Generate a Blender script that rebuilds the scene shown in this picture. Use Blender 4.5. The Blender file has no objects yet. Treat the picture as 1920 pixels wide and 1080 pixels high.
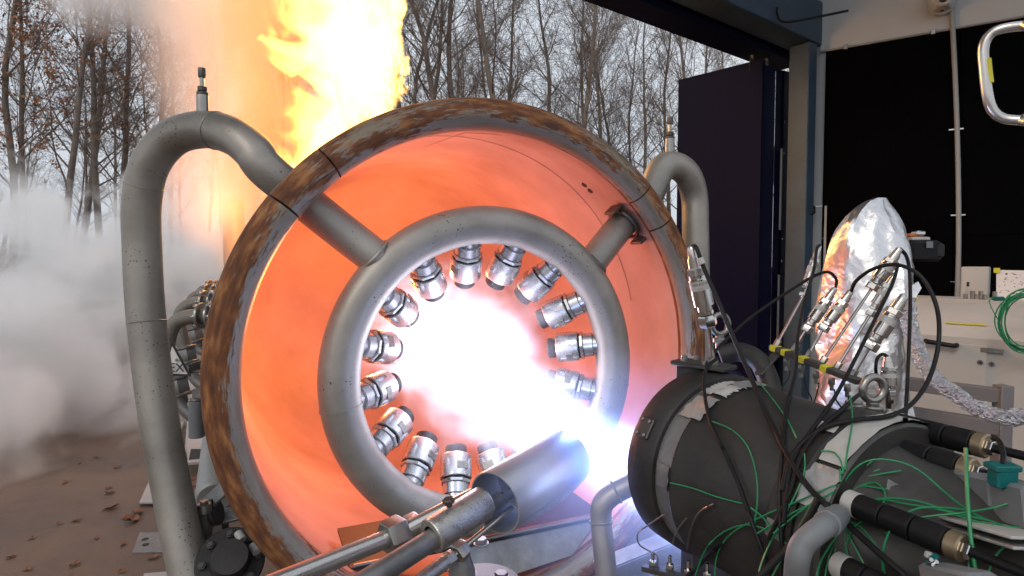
import bpy, math, random
import numpy as np
from mathutils import Vector, Matrix, noise as mnoise
R = math.radians
sc = bpy.context.scene
col = sc.collection
V = Vector

# ------------------------------------------------------------------ camera
CAM_H = 1.75
FPX = 1100.0                       # focal length in pixels of a 1920 wide frame
PITCH = -math.atan(50 / FPX)
cam_d = bpy.data.cameras.new('camera')
cam_d.sensor_width = 36.0
cam_d.lens = 36.0 * FPX / 1920
cam_d.clip_start = 0.05
cam_d.clip_end = 500
cam = bpy.data.objects.new('camera', cam_d)
col.objects.link(cam)
cam.location = (0, 0, CAM_H)
cam.rotation_euler = (R(90) + PITCH, 0, 0)
sc.camera = cam

# ------------------------------------------------------------------ sky, sun, exposure
SUN_EL, SUN_AZ = R(38), R(215)
w = bpy.data.worlds.new('World'); sc.world = w; w.use_nodes = True
nt = w.node_tree; nt.nodes.clear()
o_ = nt.nodes.new('ShaderNodeOutputWorld'); bg = nt.nodes.new('ShaderNodeBackground')
sky = nt.nodes.new('ShaderNodeTexSky'); sky.sky_type = 'NISHITA'; sky.sun_disc = False
sky.sun_elevation = SUN_EL; sky.sun_rotation = SUN_AZ; sky.air_density = 2.0; sky.dust_density = 6.0
mx = nt.nodes.new('ShaderNodeMix'); mx.data_type = 'RGBA'
tc = nt.nodes.new('ShaderNodeTexCoord'); nz = nt.nodes.new('ShaderNodeTexNoise')
nz.inputs['Scale'].default_value = 2.2; nz.inputs['Detail'].default_value = 5
cr = nt.nodes.new('ShaderNodeValToRGB')
cr.color_ramp.elements[0].position = 0.3; cr.color_ramp.elements[0].color = (0.56, 0.62, 0.71, 1)
cr.color_ramp.elements[1].position = 0.75; cr.color_ramp.elements[1].color = (0.80, 0.83, 0.88, 1)
sm = nt.nodes.new('ShaderNodeVectorMath'); sm.operation = 'SCALE'; sm.inputs['Scale'].default_value = 10.0
nt.links.new(tc.outputs['Generated'], nz.inputs['Vector']); nt.links.new(nz.outputs['Fac'], cr.inputs['Fac'])
nt.links.new(cr.outputs['Color'], sm.inputs[0])
mx.inputs['Factor'].default_value = 0.88
nt.links.new(sky.outputs['Color'], mx.inputs['A']); nt.links.new(sm.outputs['Vector'], mx.inputs['B'])
bg.inputs['Strength'].default_value = 0.115
nt.links.new(mx.outputs['Result'], bg.inputs['Color']); nt.links.new(bg.outputs['Background'], o_.inputs['Surface'])
sd = bpy.data.lights.new('sun', 'SUN'); sd.energy = 0.7; sd.angle = R(20); sd.color = (1.0, 0.95, 0.88)
sun = bpy.data.objects.new('sun', sd); col.objects.link(sun)
sun.rotation_euler = (R(90) - SUN_EL, 0, math.pi - SUN_AZ)
sun.location = (-5, -8, 12)
sc.view_settings.view_transform = 'Standard'; sc.view_settings.look = 'None'
sc.view_settings.exposure = 0.0; sc.view_settings.gamma = 1.0; sc.view_settings.use_curve_mapping = False
sc.render.engine = 'CYCLES'
cy = sc.cycles
cy.max_bounces = 6; cy.diffuse_bounces = 3; cy.glossy_bounces = 3; cy.transmission_bounces = 3
cy.volume_bounces = 4; cy.transparent_max_bounces = 8
cy.use_denoising = True
cy.use_adaptive_sampling = True; cy.adaptive_threshold = .035; cy.adaptive_min_samples = 24
cy.sample_clamp_indirect = 6.0
cy.caustics_reflective = False; cy.caustics_refractive = False

# ------------------------------------------------------------------ pixel -> world helpers
FW = V((0, math.cos(PITCH), math.sin(PITCH))); UP = V((0, -math.sin(PITCH), math.cos(PITCH))); RT = V((1, 0, 0))
CL = V((0, 0, CAM_H))
def ray(px, py): return FW + RT * ((px - 960) / FPX) + UP * ((540 - py) / FPX)
def P(px, py, d): return CL + ray(px, py) * d
def Pz(px, py, z):
    r = ray(px, py); return CL + r * ((z - CAM_H) / r.z)
# common axis of burner, water ring and shroud
TH = R(24)
AX = V((math.sin(TH), -math.cos(TH), 0)); XH = V((math.cos(TH), math.sin(TH), 0)); ZU = V((0, 0, 1))
C0 = P(918, 696, 2.0)
def A(t, r=0.0, ang=0.0):
    a = R(ang); return C0 + AX * t + (ZU * math.cos(a) + XH * math.sin(a)) * r

# ------------------------------------------------------------------ mesh helpers
def basis(ax, hint=None):
    ax = V(ax).normalized()
    h = V(hint) if hint is not None else (V((0, 0, 1)) if abs(ax.z) < 0.9 else V((0, 1, 0)))
    x = h.cross(ax)
    if x.length < 1e-6: x = V((1, 0, 0)).cross(ax)
    x.normalize(); y = ax.cross(x).normalized()
    return x, y, ax
def spline(pts, n=8, closed=False):
    pts = [V(p) for p in pts]; out = []; m = len(pts)
    for i in range(m if closed else m - 1):
        if closed: p0, p1, p2, p3 = pts[(i - 1) % m], pts[i], pts[(i + 1) % m], pts[(i + 2) % m]
        else: p0, p1, p2, p3 = pts[max(i - 1, 0)], pts[i], pts[i + 1], pts[min(i + 2, m - 1)]
        for k in range(n):
            t = k / n
            out.append(0.5 * ((2 * p1) + (p2 - p0) * t + (2 * p0 - 5 * p1 + 4 * p2 - p3) * t * t + (3 * p1 - p0 - 3 * p2 + p3) * t ** 3))
    if not closed: out.append(pts[-1])
    return out
class MB:
    def __init__(s): s.v = []; s.f = []; s.t = []
    def add(s, vs, fs, ts=None):
        b = len(s.v); s.v += [tuple(v) for v in vs]; s.f += [tuple(i + b for i in f) for f in fs]
        s.t += list(ts) if ts else [(0, 0, 0)] * len(vs)
        return s
    def tube(s, pts, r, n=14, caps=True, closed=False):
        pts = [V(p) for p in pts]; m = len(pts)
        rs = r if isinstance(r, (list, tuple)) else [r] * m
        tan = []
        for i in range(m):
            if closed: d = pts[(i + 1) % m] - pts[(i - 1) % m]
            else: d = pts[min(i + 1, m - 1)] - pts[max(i - 1, 0)]
            tan.append(d.normalized() if d.length > 0 else V((0, 0, 1)))
        x, y, _ = basis(tan[0]); vs = []; ts = []; L = 0
        for i in range(m):
            if i:
                L += (pts[i] - pts[i - 1]).length
                x = (x - tan[i] * x.dot(tan[i])); x.normalize(); y = tan[i].cross(x)
            for k in range(n):
                a = 2 * math.pi * k / n
                vs.append(pts[i] + (x * math.cos(a) + y * math.sin(a)) * rs[i]); ts.append((L, a / 6.2832, 0))
        fs = []
        for i in range(m if closed else m - 1):
            j = (i + 1) % m
            for k in range(n):
                k2 = (k + 1) % n
                fs.append((i * n + k, i * n + k2, j * n + k2, j * n + k))
        if caps and not closed:
            fs.append(tuple(range(n - 1, -1, -1))); fs.append(tuple((m - 1) * n + k for k in range(n)))
        return s.add(vs, fs, ts)
    def lathe(s, org, ax, prof, n=32, a0=0, a1=360, hint=None):
        x, y, z = basis(ax, hint); org = V(org); full = abs(a1 - a0) >= 359.9
        cnt = n if full else n + 1; vs = []; ts = []
        for i, (t, r) in enumerate(prof):
            for k in range(cnt):
                a = R(a0 + (a1 - a0) * k / n)
                vs.append(org + z * t + (x * math.cos(a) + y * math.sin(a)) * r); ts.append((a, i / max(1, len(prof) - 1), t))
        fs = []
        for i in range(len(prof) - 1):
            for k in range(n):
                k2 = (k + 1) % cnt
                fs.append((i * cnt + k, i * cnt + k2, (i + 1) * cnt + k2, (i + 1) * cnt + k))
        return s.add(vs, fs, ts)
    def cyl(s, p0, p1, r, n=20, bev=None):
        p0, p1 = V(p0), V(p1); L = (p1 - p0).length; b = bev if bev is not None else min(r * .12, L * .2)
        return s.lathe(p0, p1 - p0, [(0, 0.0001), (0, r - b), (b, r), (L - b, r), (L, r - b), (L, 0.0001)], n)
    def hexa(s, p0, p1, r):
        p0, p1 = V(p0), V(p1); L = (p1 - p0).length
        return s.lathe(p0, p1 - p0, [(0, .0001), (0, r * .9), (L * .12, r), (L * .88, r), (L, r * .9), (L, .0001)], 6)
    def box(s, c, size, axes=None, bev=0.0):
        X, Y, Z = axes if axes else (V((1, 0, 0)), V((0, 1, 0)), V((0, 0, 1)))
        c = V(c); hx, hy, hz = size[0] / 2, size[1] / 2, size[2] / 2
        if bev <= 0:
            vs = [c + X * sx * hx + Y * sy * hy + Z * sz * hz for sz in (-1, 1) for sy in (-1, 1) for sx in (-1, 1)]
            fs = [(0, 2, 3, 1), (4, 5, 7, 6), (0, 1, 5, 4), (2, 6, 7, 3), (0, 4, 6, 2), (1, 3, 7, 5)]
            return s.add(vs, fs)
        b = min(bev, hx * .45, hy * .45, hz * .45); vs = []
        def ring(z, ins):
            a, d = hx - ins, hy - ins
            q = [(-a, -d + b), (-a + b, -d), (a - b, -d), (a, -d + b), (a, d - b), (a - b, d), (-a + b, d), (-a, d - b)]
            return [c + X * p[0] + Y * p[1] + Z * z for p in q]
        for z, ins in ((-hz, b), (-hz + b, 0), (hz - b, 0), (hz, b)): vs += ring(z, ins)
        fs = [tuple(range(7, -1, -1)), tuple(range(24, 32))]
        for i in range(3):
            for k in range(8):
                k2 = (k + 1) % 8; fs.append((i * 8 + k, i * 8 + k2, i * 8 + 8 + k2, i * 8 + 8 + k))
        return s.add(vs, fs)
    def prism(s, pts, ext):
        pts = [V(p) for p in pts]; e = V(ext); n = len(pts)
        fs = [tuple(range(n - 1, -1, -1)), tuple(range(n, 2 * n))] + [(k, (k + 1) % n, n + (k + 1) % n, n + k) for k in range(n)]
        return s.add(pts + [p + e for p in pts], fs)
    def bar(s, p0, p1, wd, ht, up=(0, 0, 1), bev=0.002):
        p0, p1 = V(p0), V(p1); d = (p1 - p0); L = d.length; d.normalize()
        u = V(up); y = u.cross(d).normalized(); z = d.cross(y)
        return s.box((p0 + p1) / 2, (L, wd, ht), (d, y, z), bev)
    def build(s, name, m, parent=None, sharp=35, smooth=True):
        me = bpy.data.meshes.new(name)
        base = V((0, 0, 0))
        if parent is not None: base = wloc[parent.name]
        me.from_pydata([(v[0] - base.x, v[1] - base.y, v[2] - base.z) for v in s.v], [], s.f)
        at = me.attributes.new('tc', 'FLOAT_VECTOR', 'POINT')
        at.data.foreach_set('vector', [c for t in s.t for c in t])
        me.validate(); me.update()
        import bmesh
        bm = bmesh.new(); bm.from_mesh(me); bmesh.ops.recalc_face_normals(bm, faces=bm.faces); bm.to_mesh(me); bm.free()
        if smooth:
            me.polygons.foreach_set('use_smooth', [True] * len(me.polygons)); me.set_sharp_from_angle(angle=R(sharp))
        me.materials.append(m)
        o = bpy.data.objects.new(name, me); col.objects.link(o)
        if parent is not None: o.parent = parent
        wloc[o.name] = base
        return o
wloc = {}
def tag(o, label, cat=None, group=None, kind=None):
    if label: o['label'] = label
    if cat: o['category'] = cat
    if group: o['group'] = group
    if kind: o['kind'] = kind
    return o
def thing(name, label, cat, loc=(0, 0, 0), group=None):
    o = bpy.data.objects.new(name, None); o.empty_display_size = .05; col.objects.link(o); o.location = loc
    wloc[o.name] = V(loc); return tag(o, label, cat, group)
def copy_tree(o, parent=None):
    c = o.copy(); col.objects.link(c); c.parent = parent; wloc[c.name] = wloc.get(o.name, V((0, 0, 0)))
    for ch in list(o.children): copy_tree(ch, c)
    return c
def text_mesh(name, txt, size, mtx, m, parent, ext=0.0004):
    cu = bpy.data.curves.new('txt', 'FONT'); cu.body = txt; cu.size = size; cu.extrude = ext; cu.align_x = 'CENTER'; cu.align_y = 'CENTER'
    to = bpy.data.objects.new('txt', cu); col.objects.link(to)
    bpy.context.view_layer.update()
    me = bpy.data.meshes.new_from_object(to); bpy.data.objects.remove(to)
    base = wloc[parent.name] if parent else V((0, 0, 0))
    me.transform(Matrix.Translation(-base) @ mtx); me.materials.clear(); me.materials.append(m)
    o = bpy.data.objects.new(name, me); col.objects.link(o); o.parent = parent; wloc[o.name] = base
    return o

# ------------------------------------------------------------------ materials
def N(nt, t, **kw):
    n = nt.nodes.new('ShaderNode' + t)
    for k, v in kw.items(): setattr(n, k, v)
    return n
MATS = {}
def mat(name, color, rough=.5, metal=0.0, var=0.15, scale=12, bump=0.0, bscale=60, speck=0.0, rvar=.12, coord='Object', stretch=None, spec=None):
    """principled with colour / roughness variation, optional bump and dark specks"""
    m = bpy.data.materials.new(name); m.use_nodes = True; t = m.node_tree; L = t.links.new
    b = t.nodes['Principled BSDF']; b.inputs['Metallic'].default_value = metal
    if spec is not None: b.inputs['Specular IOR Level'].default_value = spec
    tc = N(t, 'TexCoord'); vec = tc.outputs['Object']
    if stretch:
        mp = N(t, 'Mapping'); mp.inputs['Scale'].default_value = stretch; L(vec, mp.inputs['Vector']); vec = mp.outputs['Vector']
    n = N(t, 'TexNoise'); n.inputs['Scale'].default_value = scale; n.inputs['Detail'].default_value = 6; n.inputs['Roughness'].default_value = .62
    L(vec, n.inputs['Vector'])
    r = N(t, 'ValToRGB'); e = r.color_ramp.elements
    e[0].position = .3; e[0].color = tuple(max(0, c * (1 - var)) for c in color) + (1,)
    e[1].position = .72; e[1].color = tuple(min(1, c * (1 + var)) for c in color) + (1,)
    L(n.outputs['Fac'], r.inputs['Fac']); out = r.outputs['Color']
    if speck > 0:
        vo = N(t, 'TexVoronoi'); vo.inputs['Scale'].default_value = 75; L(tc.outputs['Object'], vo.inputs['Vector'])
        n2 = N(t, 'TexNoise'); n2.inputs['Scale'].default_value = 9; L(tc.outputs['Object'], n2.inputs['Vector'])
        ma = N(t, 'MapRange'); ma.inputs['From Min'].default_value = .42; ma.inputs['From Max'].default_value = .68; ma.inputs['To Min'].default_value = .0; ma.inputs['To Max'].default_value = .21
        L(n2.outputs['Fac'], ma.inputs['Value'])
        lt = N(t, 'Math', operation='LESS_THAN'); L(vo.outputs['Distance'], lt.inputs[0]); L(ma.outputs['Result'], lt.inputs[1])
        mu = N(t, 'Math', operation='MULTIPLY'); L(lt.outputs[0], mu.inputs[0]); mu.inputs[1].default_value = speck
        mi = N(t, 'Mix', data_type='RGBA'); L(mu.outputs[0], mi.inputs['Factor']); L(out, mi.inputs['A']); mi.inputs['B'].default_value = (.05, .035, .025, 1); out = mi.outputs['Result']
    L(out, b.inputs['Base Color'])
    rr = N(t, 'MapRange'); rr.inputs['To Min'].default_value = max(.03, rough - rvar); rr.inputs['To Max'].default_value = min(1, rough + rvar)
    L(n.outputs['Fac'], rr.inputs['Value']); L(rr.outputs['Result'], b.inputs['Roughness'])
    if bump > 0:
        n3 = N(t, 'TexNoise'); n3.inputs['Scale'].default_value = bscale; n3.inputs['Detail'].default_value = 4; L(vec, n3.inputs['Vector'])
        bu = N(t, 'Bump'); bu.inputs['Strength'].default_value = bump; bu.inputs['Distance'].default_value = .01
        L(n3.outputs['Fac'], bu.inputs['Height']); L(bu.outputs['Normal'], b.inputs['Normal'])
    MATS[name] = m; return m
M_pipe = mat('satin_steel', (.33, .305, .275), .47, .55, .28, 4, .05, 90, speck=.85)
M_noz = mat('nozzle_steel', (.56, .57, .59), .27, .8, .12, 20)
M_nozd = mat('burnt_tip', (.075, .06, .06), .6, .3, .3, 30)
M_nut = mat('nut_steel', (.34, .33, .31), .35, .9, .15, 25)
M_gasket = mat('black_gasket', (.012, .012, .012), .6)
M_pol = mat('polished_steel', (.60, .58, .55), .25, .8, .1, 14)
M_chr = mat('bright_steel', (.62, .60, .58), .16, 1.0, .08, 20)
M_cast = mat('pitted_steel', (.52, .50, .46), .3, .8, .22, 60, .22, 260)
M_dark = mat('dark_painted_steel', (.034, .031, .030), .55, .2, .5, 6, .12, 60)
M_darkm = mat('dark_gunmetal', (.10, .095, .09), .45, .7, .25, 14, .05, 60)
M_bare = mat('bare_grey_steel', (.24, .235, .23), .45, .6, .3, 18, .05, 80)
M_grey = mat('grey_paint', (.18, .19, .20), .5, .0, .12, 8)
M_shroud = mat('shroud_outside', (.33, .33, .33), .5, .3, .2, 4)
M_black = mat('black_rubber', (.008, .008, .009), .5, 0, .2, 20, spec=.25)
M_wire = mat('green_wire', (.012, .23, .085), .4, 0, .15, 30)
M_brass = mat('brass', (.33, .26, .17), .42, .8, .15, 30)
M_teal = mat('teal_plastic', (.0, .13, .13), .4)
M_tape = mat('aluminium_tape', (.46, .46, .46), .38, .55, .12, 25, .3, 70)
M_clear = mat('white_tape', (.48, .47, .45), .45, .1, .12, 25, .2, 60)
M_yellow = mat('yellow_tape', (.62, .55, .03), .5)
M_white = mat('white_panel', (.50, .52, .53), .55, 0, .06, 2)
M_blackwall = mat('black_acoustic_panel', (.0025, .0025, .0028), .9, 0, .3, 2, spec=.02)
M_blue = mat('dark_blue_door', (.0045, .0052, .024), .6, 0, .12, 2, spec=.08)
M_beam = mat('grey_blue_steel', (.05, .085, .13), .5, .2, .25, 3)
M_cab = mat('cabinet_grey', (.50, .475, .45), .5, 0, .05, 2)
M_frame = mat('frame_mauve', (.22, .20, .205), .5, .2, .12, 4)
M_paper = mat('paper', (.72, .71, .74), .7, 0, .03, 3)
M_ink = mat('ink', (.03, .03, .04), .7)
M_signw = mat('sign_white', (.85, .85, .83), .5, 0, .06, 6)
M_orange = mat('orange_plastic', (.7, .16, .02), .4)
M_rail = mat('galvanised_rail', (.42, .41, .40), .5, .4, .1, 6)
M_bark = mat('bark', (.18, .145, .12), .9, 0, .35, 3)
M_twig = mat('twig', (.20, .15, .122), .9, 0, .3, 3)
M_leafc = mat('copper_leaf', (.33, .14, .06), .75, 0, .4, 1.5)
M_leafd = mat('dead_leaf', (.20, .095, .05), .75, 0, .4, 9)
M_brush = mat('undergrowth', (.075, .055, .035), .9, 0, .5, 1)
M_cond = mat('conduit_grey', (.33, .33, .32), .5, .3, .05, 6)

def m_inner():
    m = bpy.data.materials.new('heat_tinted_lining'); m.use_nodes = True; t = m.node_tree; L = t.links.new
    b = t.nodes['Principled BSDF']; b.inputs['Roughness'].default_value = .62; b.inputs['Specular IOR Level'].default_value = .25
    tc = N(t, 'TexCoord')
    n = N(t, 'TexNoise'); n.inputs['Scale'].default_value = 2.0; n.inputs['Detail'].default_value = 7; n.inputs['Roughness'].default_value = .55; L(tc.outputs['Object'], n.inputs['Vector'])
    r = N(t, 'ValToRGB'); e = r.color_ramp.elements
    e[0].position = .25; e[0].color = (.30, .19, .165, 1); e[1].position = .70; e[1].color = (.55, .37, .33, 1)
    L(n.outputs['Fac'], r.inputs['Fac'])
    n2 = N(t, 'TexNoise'); n2.inputs['Scale'].default_value = 26; n2.inputs['Detail'].default_value = 3; L(tc.outputs['Object'], n2.inputs['Vector'])
    th = N(t, 'MapRange'); th.inputs['From Min'].default_value = .72; th.inputs['From Max'].default_value = .8; L(n2.outputs['Fac'], th.inputs['Value'])
    mi = N(t, 'Mix', data_type='RGBA'); L(th.outputs['Result'], mi.inputs['Factor']); L(r.outputs['Color'], mi.inputs['A']); mi.inputs['B'].default_value = (.25, .12, .09, 1)
    L(mi.outputs['Result'], b.inputs['Base Color'])
    return m
M_inner = m_inner()
def m_rust():
    m = bpy.data.materials.new('rusty_rim_pipe'); m.use_nodes = True; t = m.node_tree; L = t.links.new
    b = t.nodes['Principled BSDF']
    at = N(t, 'Attribute', attribute_name='tc'); mp = N(t, 'Mapping'); mp.inputs['Scale'].default_value = (20, 34, 1); L(at.outputs['Vector'], mp.inputs['Vector'])
    n = N(t, 'TexNoise'); n.inputs['Scale'].default_value = 1.0; n.inputs['Detail'].default_value = 7; n.inputs['Roughness'].default_value = .7; n.inputs['Distortion'].default_value = .35; L(mp.outputs['Vector'], n.inputs['Vector'])
    mp2 = N(t, 'Mapping'); mp2.inputs['Scale'].default_value = (2.6, 4.5, 1); L(at.outputs['Vector'], mp2.inputs['Vector'])
    n2 = N(t, 'TexNoise'); n2.inputs['Scale'].default_value = 1.0; n2.inputs['Detail'].default_value = 3; L(mp2.outputs['Vector'], n2.inputs['Vector'])
    # band: rust sits on the outward half of the pipe (v = 0 is inner side)
    sx = N(t, 'SeparateXYZ'); L(at.outputs['Vector'], sx.inputs[0])
    bd = N(t, 'MapRange'); bd.inputs['From Min'].default_value = .10; bd.inputs['From Max'].default_value = .25; bd.inputs['To Min'].default_value = -.22; bd.inputs['To Max'].default_value = .08
    L(sx.outputs['Y'], bd.inputs['Value'])
    a1 = N(t, 'Math', operation='ADD'); L(n.outputs['Fac'], a1.inputs[0]); L(bd.outputs['Result'], a1.inputs[1])
    s1 = N(t, 'Math', operation='MULTIPLY_ADD'); L(n2.outputs['Fac'], s1.inputs[0]); s1.inputs[1].default_value = 1.35; L(a1.outputs[0], s1.inputs[2])
    mk = N(t, 'MapRange'); mk.inputs['From Min'].default_value = 1.08; mk.inputs['From Max'].default_value = 1.20; L(s1.outputs[0], mk.inputs['Value'])
    rr = N(t, 'ValToRGB'); e = rr.color_ramp.elements
    e[0].position = .3; e[0].color = (.07, .03, .017, 1); e[1].position = .72; e[1].color = (.38, .17, .06, 1)
    x = e.new(.5); x.color = (.17, .06, .022, 1)
    mp3 = N(t, 'Mapping'); mp3.inputs['Scale'].default_value = (13, 15, 1); L(at.outputs['Vector'], mp3.inputs['Vector'])
    n3 = N(t, 'TexNoise'); n3.inputs['Scale'].default_value = 1; n3.inputs['Detail'].default_value = 5; L(mp3.outputs['Vector'], n3.inputs['Vector']); L(n3.outputs['Fac'], rr.inputs['Fac'])
    pr = N(t, 'ValToRGB'); e = pr.color_ramp.elements
    e[0].position = .35; e[0].color = (.22, .18, .13, 1); e[1].position = .65; e[1].color = (.33, .31, .29, 1); L(n2.outputs['Fac'], pr.inputs['Fac'])
    mi = N(t, 'Mix', data_type='RGBA'); L(mk.outputs['Result'], mi.inputs['Factor']); L(pr.outputs['Color'], mi.inputs['A']); L(rr.outputs['Color'], mi.inputs['B'])
    L(mi.outputs['Result'], b.inputs['Base Color'])
    me = N(t, 'MapRange'); me.inputs['To Min'].default_value = .55; me.inputs['To Max'].default_value = 0; L(mk.outputs['Result'], me.inputs['Value']); L(me.outputs['Result'], b.inputs['Metallic'])
    ro = N(t, 'MapRange'); ro.inputs['To Min'].default_value = .4; ro.inputs['To Max'].default_value = .85; L(mk.outputs['Result'], ro.inputs['Value']); L(ro.outputs['Result'], b.inputs['Roughness'])
    bu = N(t, 'Bump'); bu.inputs['Strength'].default_value = .5; bu.inputs['Distance'].default_value = .004; L(s1.outputs[0], bu.inputs['Height']); L(bu.outputs['Normal'], b.inputs['Normal'])
    return m
M_rust = m_rust()
def m_foil(name, sc_=14, str_=.7):
    m = bpy.data.materials.new(name); m.use_nodes = True; t = m.node_tree; L = t.links.new
    b = t.nodes['Principled BSDF']; b.inputs['Base Color'].default_value = (.72, .71, .72, 1); b.inputs['Metallic'].default_value = 1.0; b.inputs['Roughness'].default_value = .33
    tc = N(t, 'TexCoord'); v = N(t, 'TexVoronoi'); v.inputs['Scale'].default_value = sc_; v.feature = 'F1'
    n = N(t, 'TexNoise'); n.inputs['Scale'].default_value = sc_ * .5; n.inputs['Detail'].default_value = 5
    L(tc.outputs['Object'], n.inputs['Vector'])
    vm = N(t, 'VectorMath', operation='MULTIPLY_ADD'); L(n.outputs['Color'], vm.inputs[0]); vm.inputs[1].default_value = (.12, .12, .12); L(tc.outputs['Object'], vm.inputs[2])
    L(vm.outputs[0], v.inputs['Vector'])
    ad = N(t, 'Math', operation='ADD'); L(v.outputs['Distance'], ad.inputs[0]); L(n.outputs['Fac'], ad.inputs[1])
    bu = N(t, 'Bump'); bu.inputs['Strength'].default_value = str_; bu.inputs['Distance'].default_value = .02; L(ad.outputs[0], bu.inputs['Height']); L(bu.outputs['Normal'], b.inputs['Normal'])
    return m
M_foil = m_foil('aluminium_foil_cloth', 26, .16)
M_foilh = m_foil('crumpled_foil', 60, .8)
def m_ground():
    m = bpy.data.materials.new('wet_concrete'); m.use_nodes = True; t = m.node_tree; L = t.links.new
    b = t.nodes['Principled BSDF']
    tc = N(t, 'TexCoord'); n = N(t, 'TexNoise'); n.inputs['Scale'].default_value = 1.1; n.inputs['Detail'].default_value = 9; n.inputs['Roughness'].default_value = .65; L(tc.outputs['Object'], n.inputs['Vector'])
    r = N(t, 'ValToRGB'); e = r.color_ramp.elements
    e[0].position = .36; e[0].color = (.085, .056, .040, 1); e[1].position = .66; e[1].color = (.20, .142, .104, 1); L(n.outputs['Fac'], r.inputs['Fac'])
    n2 = N(t, 'TexNoise'); n2.inputs['Scale'].default_value = 90; n2.inputs['Detail'].default_value = 3; L(tc.outputs['Object'], n2.inputs['Vector'])
    mr = N(t, 'MapRange'); mr.inputs['To Min'].default_value = .75; mr.inputs['To Max'].default_value = 1.2; L(n2.outputs['Fac'], mr.inputs['Value'])
    vm = N(t, 'VectorMath', operation='SCALE'); L(r.outputs['Color'], vm.inputs[0]); L(mr.outputs['Result'], vm.inputs['Scale']); L(vm.outputs[0], b.inputs['Base Color'])
    ro = N(t, 'MapRange'); ro.inputs['From Min'].default_value = .35; ro.inputs['From Max'].default_value = .65; ro.inputs['To Min'].default_value = .38; ro.inputs['To Max'].default_value = .8; L(n.outputs['Fac'], ro.inputs['Value']); L(ro.outputs['Result'], b.inputs['Roughness'])
    bu = N(t, 'Bump'); bu.inputs['Strength'].default_value = .25; bu.inputs['Distance'].default_value = .01; L(n2.outputs['Fac'], bu.inputs['Height']); L(bu.outputs['Normal'], b.inputs['Normal'])
    return m
M_ground = m_ground()
M_soil = mat('forest_floor', (.11, .075, .05), .95, 0, .45, .6, .3, 6)
M_can = None
def m_can():
    """stainless tube with heat bluing towards its hot end (object z = along the tube)"""
    m = bpy.data.materials.new('heat_blued_steel'); m.use_nodes = True; t = m.node_tree; L = t.links.new
    b = t.nodes['Principled BSDF']; b.inputs['Metallic'].default_value = .5; b.inputs['Roughness'].default_value = .32
    at = N(t, 'Attribute', attribute_name='tc'); sx = N(t, 'SeparateXYZ'); L(at.outputs['Vector'], sx.inputs[0])
    tc = N(t, 'TexCoord'); n = N(t, 'TexNoise'); n.inputs['Scale'].default_value = 9; n.inputs['Detail'].default_value = 4; L(tc.outputs['Object'], n.inputs['Vector'])
    ma = N(t, 'Math', operation='MULTIPLY_ADD'); L(n.outputs['Fac'], ma.inputs[0]); ma.inputs[1].default_value = .07; L(sx.outputs['Z'], ma.inputs[2])
    mr = N(t, 'MapRange'); mr.inputs['From Min'].default_value = .03; mr.inputs['From Max'].default_value = .30; L(ma.outputs[0], mr.inputs['Value'])
    r = N(t, 'ValToRGB'); e = r.color_ramp.elements
    e[0].position = 0; e[0].color = (.42, .41, .40, 1); e[1].position = 1; e[1].color = (.16, .15, .22, 1)
    for p, c in ((.35, (.45, .41, .36)), (.55, (.40, .32, .26)), (.7, (.30, .26, .36)), (.82, (.20, .29, .55))):
        x = e.new(p); x.color = c + (1,)
    L(mr.outputs['Result'], r.inputs['Fac']); L(r.outputs['Color'], b.inputs['Base Color'])
    return m
M_can = m_can()

# ================================================================== THE SETTING
g = MB(); g.add([(-60, -20, 0), (60, -20, 0), (60, 17, 0), (-60, 17, 0)], [(0, 1, 2, 3)])
tag(g.build('concrete_ground', M_ground), None, None, None, 'structure')
g = MB(); nx, ny = 60, 40; vs = []; fs = []
for j in range(ny + 1):
    for i in range(nx + 1):
        x = -160 + 320 * i / nx; y = 16.9 + 180 * (j / ny) ** 1.5
        vs.append((x, y, -.02 + .25 * mnoise.noise((x * .1, y * .1, 0)) * min(1, (y - 16.9) / 4)))
for j in range(ny):
    for i in range(nx):
        k = j * (nx + 1) + i; fs.append((k, k + 1, k + nx + 2, k + nx + 1))
g.add(vs, fs); tag(g.build('forest_floor', M_soil), None, None, None, 'structure')

# ---------------------------------------------------------------- test hall
HZ = 4.0
h0 = Pz(1140, -2, HZ); h1 = Pz(1478, 128, HZ); hd = (h1 - h0).normalized(); hn = V((hd.y, -hd.x, 0))   # hn points into the hall
w0 = Pz(1548, 96, HZ); w1 = Pz(1920, 32, HZ); wd = (w1 - w0).normalized(); wn = V((wd.y, -wd.x, 0))
if wn.dot(V((0, 0, 0)) - w0) < 0: wn = -wn
hall = thing('test_hall', 'open test hall with grey steel door frame, pale upper wall and black lined side wall', 'building', (w0.x, w0.y, 0))
hl = h0 - hd * 9.0
m = MB(); m.bar(hl + V((0, 0, .14)), h1 + V((0, 0, .14)), .30, .28); m.build('door_lining', M_blue, hall)
b0 = hl + hn * .34 + V((0, 0, .30)); b1 = h1 + hd * .22 + hn * .34 + V((0, 0, .30))
m = MB(); m.bar(b0, b1, .30, .46, bev=.01); m.build('header_beam', M_beam, hall)
m = MB(); m.bar(b1 + hd * .012, b1 + hd * .03, .36, .5); m.build('beam_end_plate', M_beam, hall)
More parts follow.
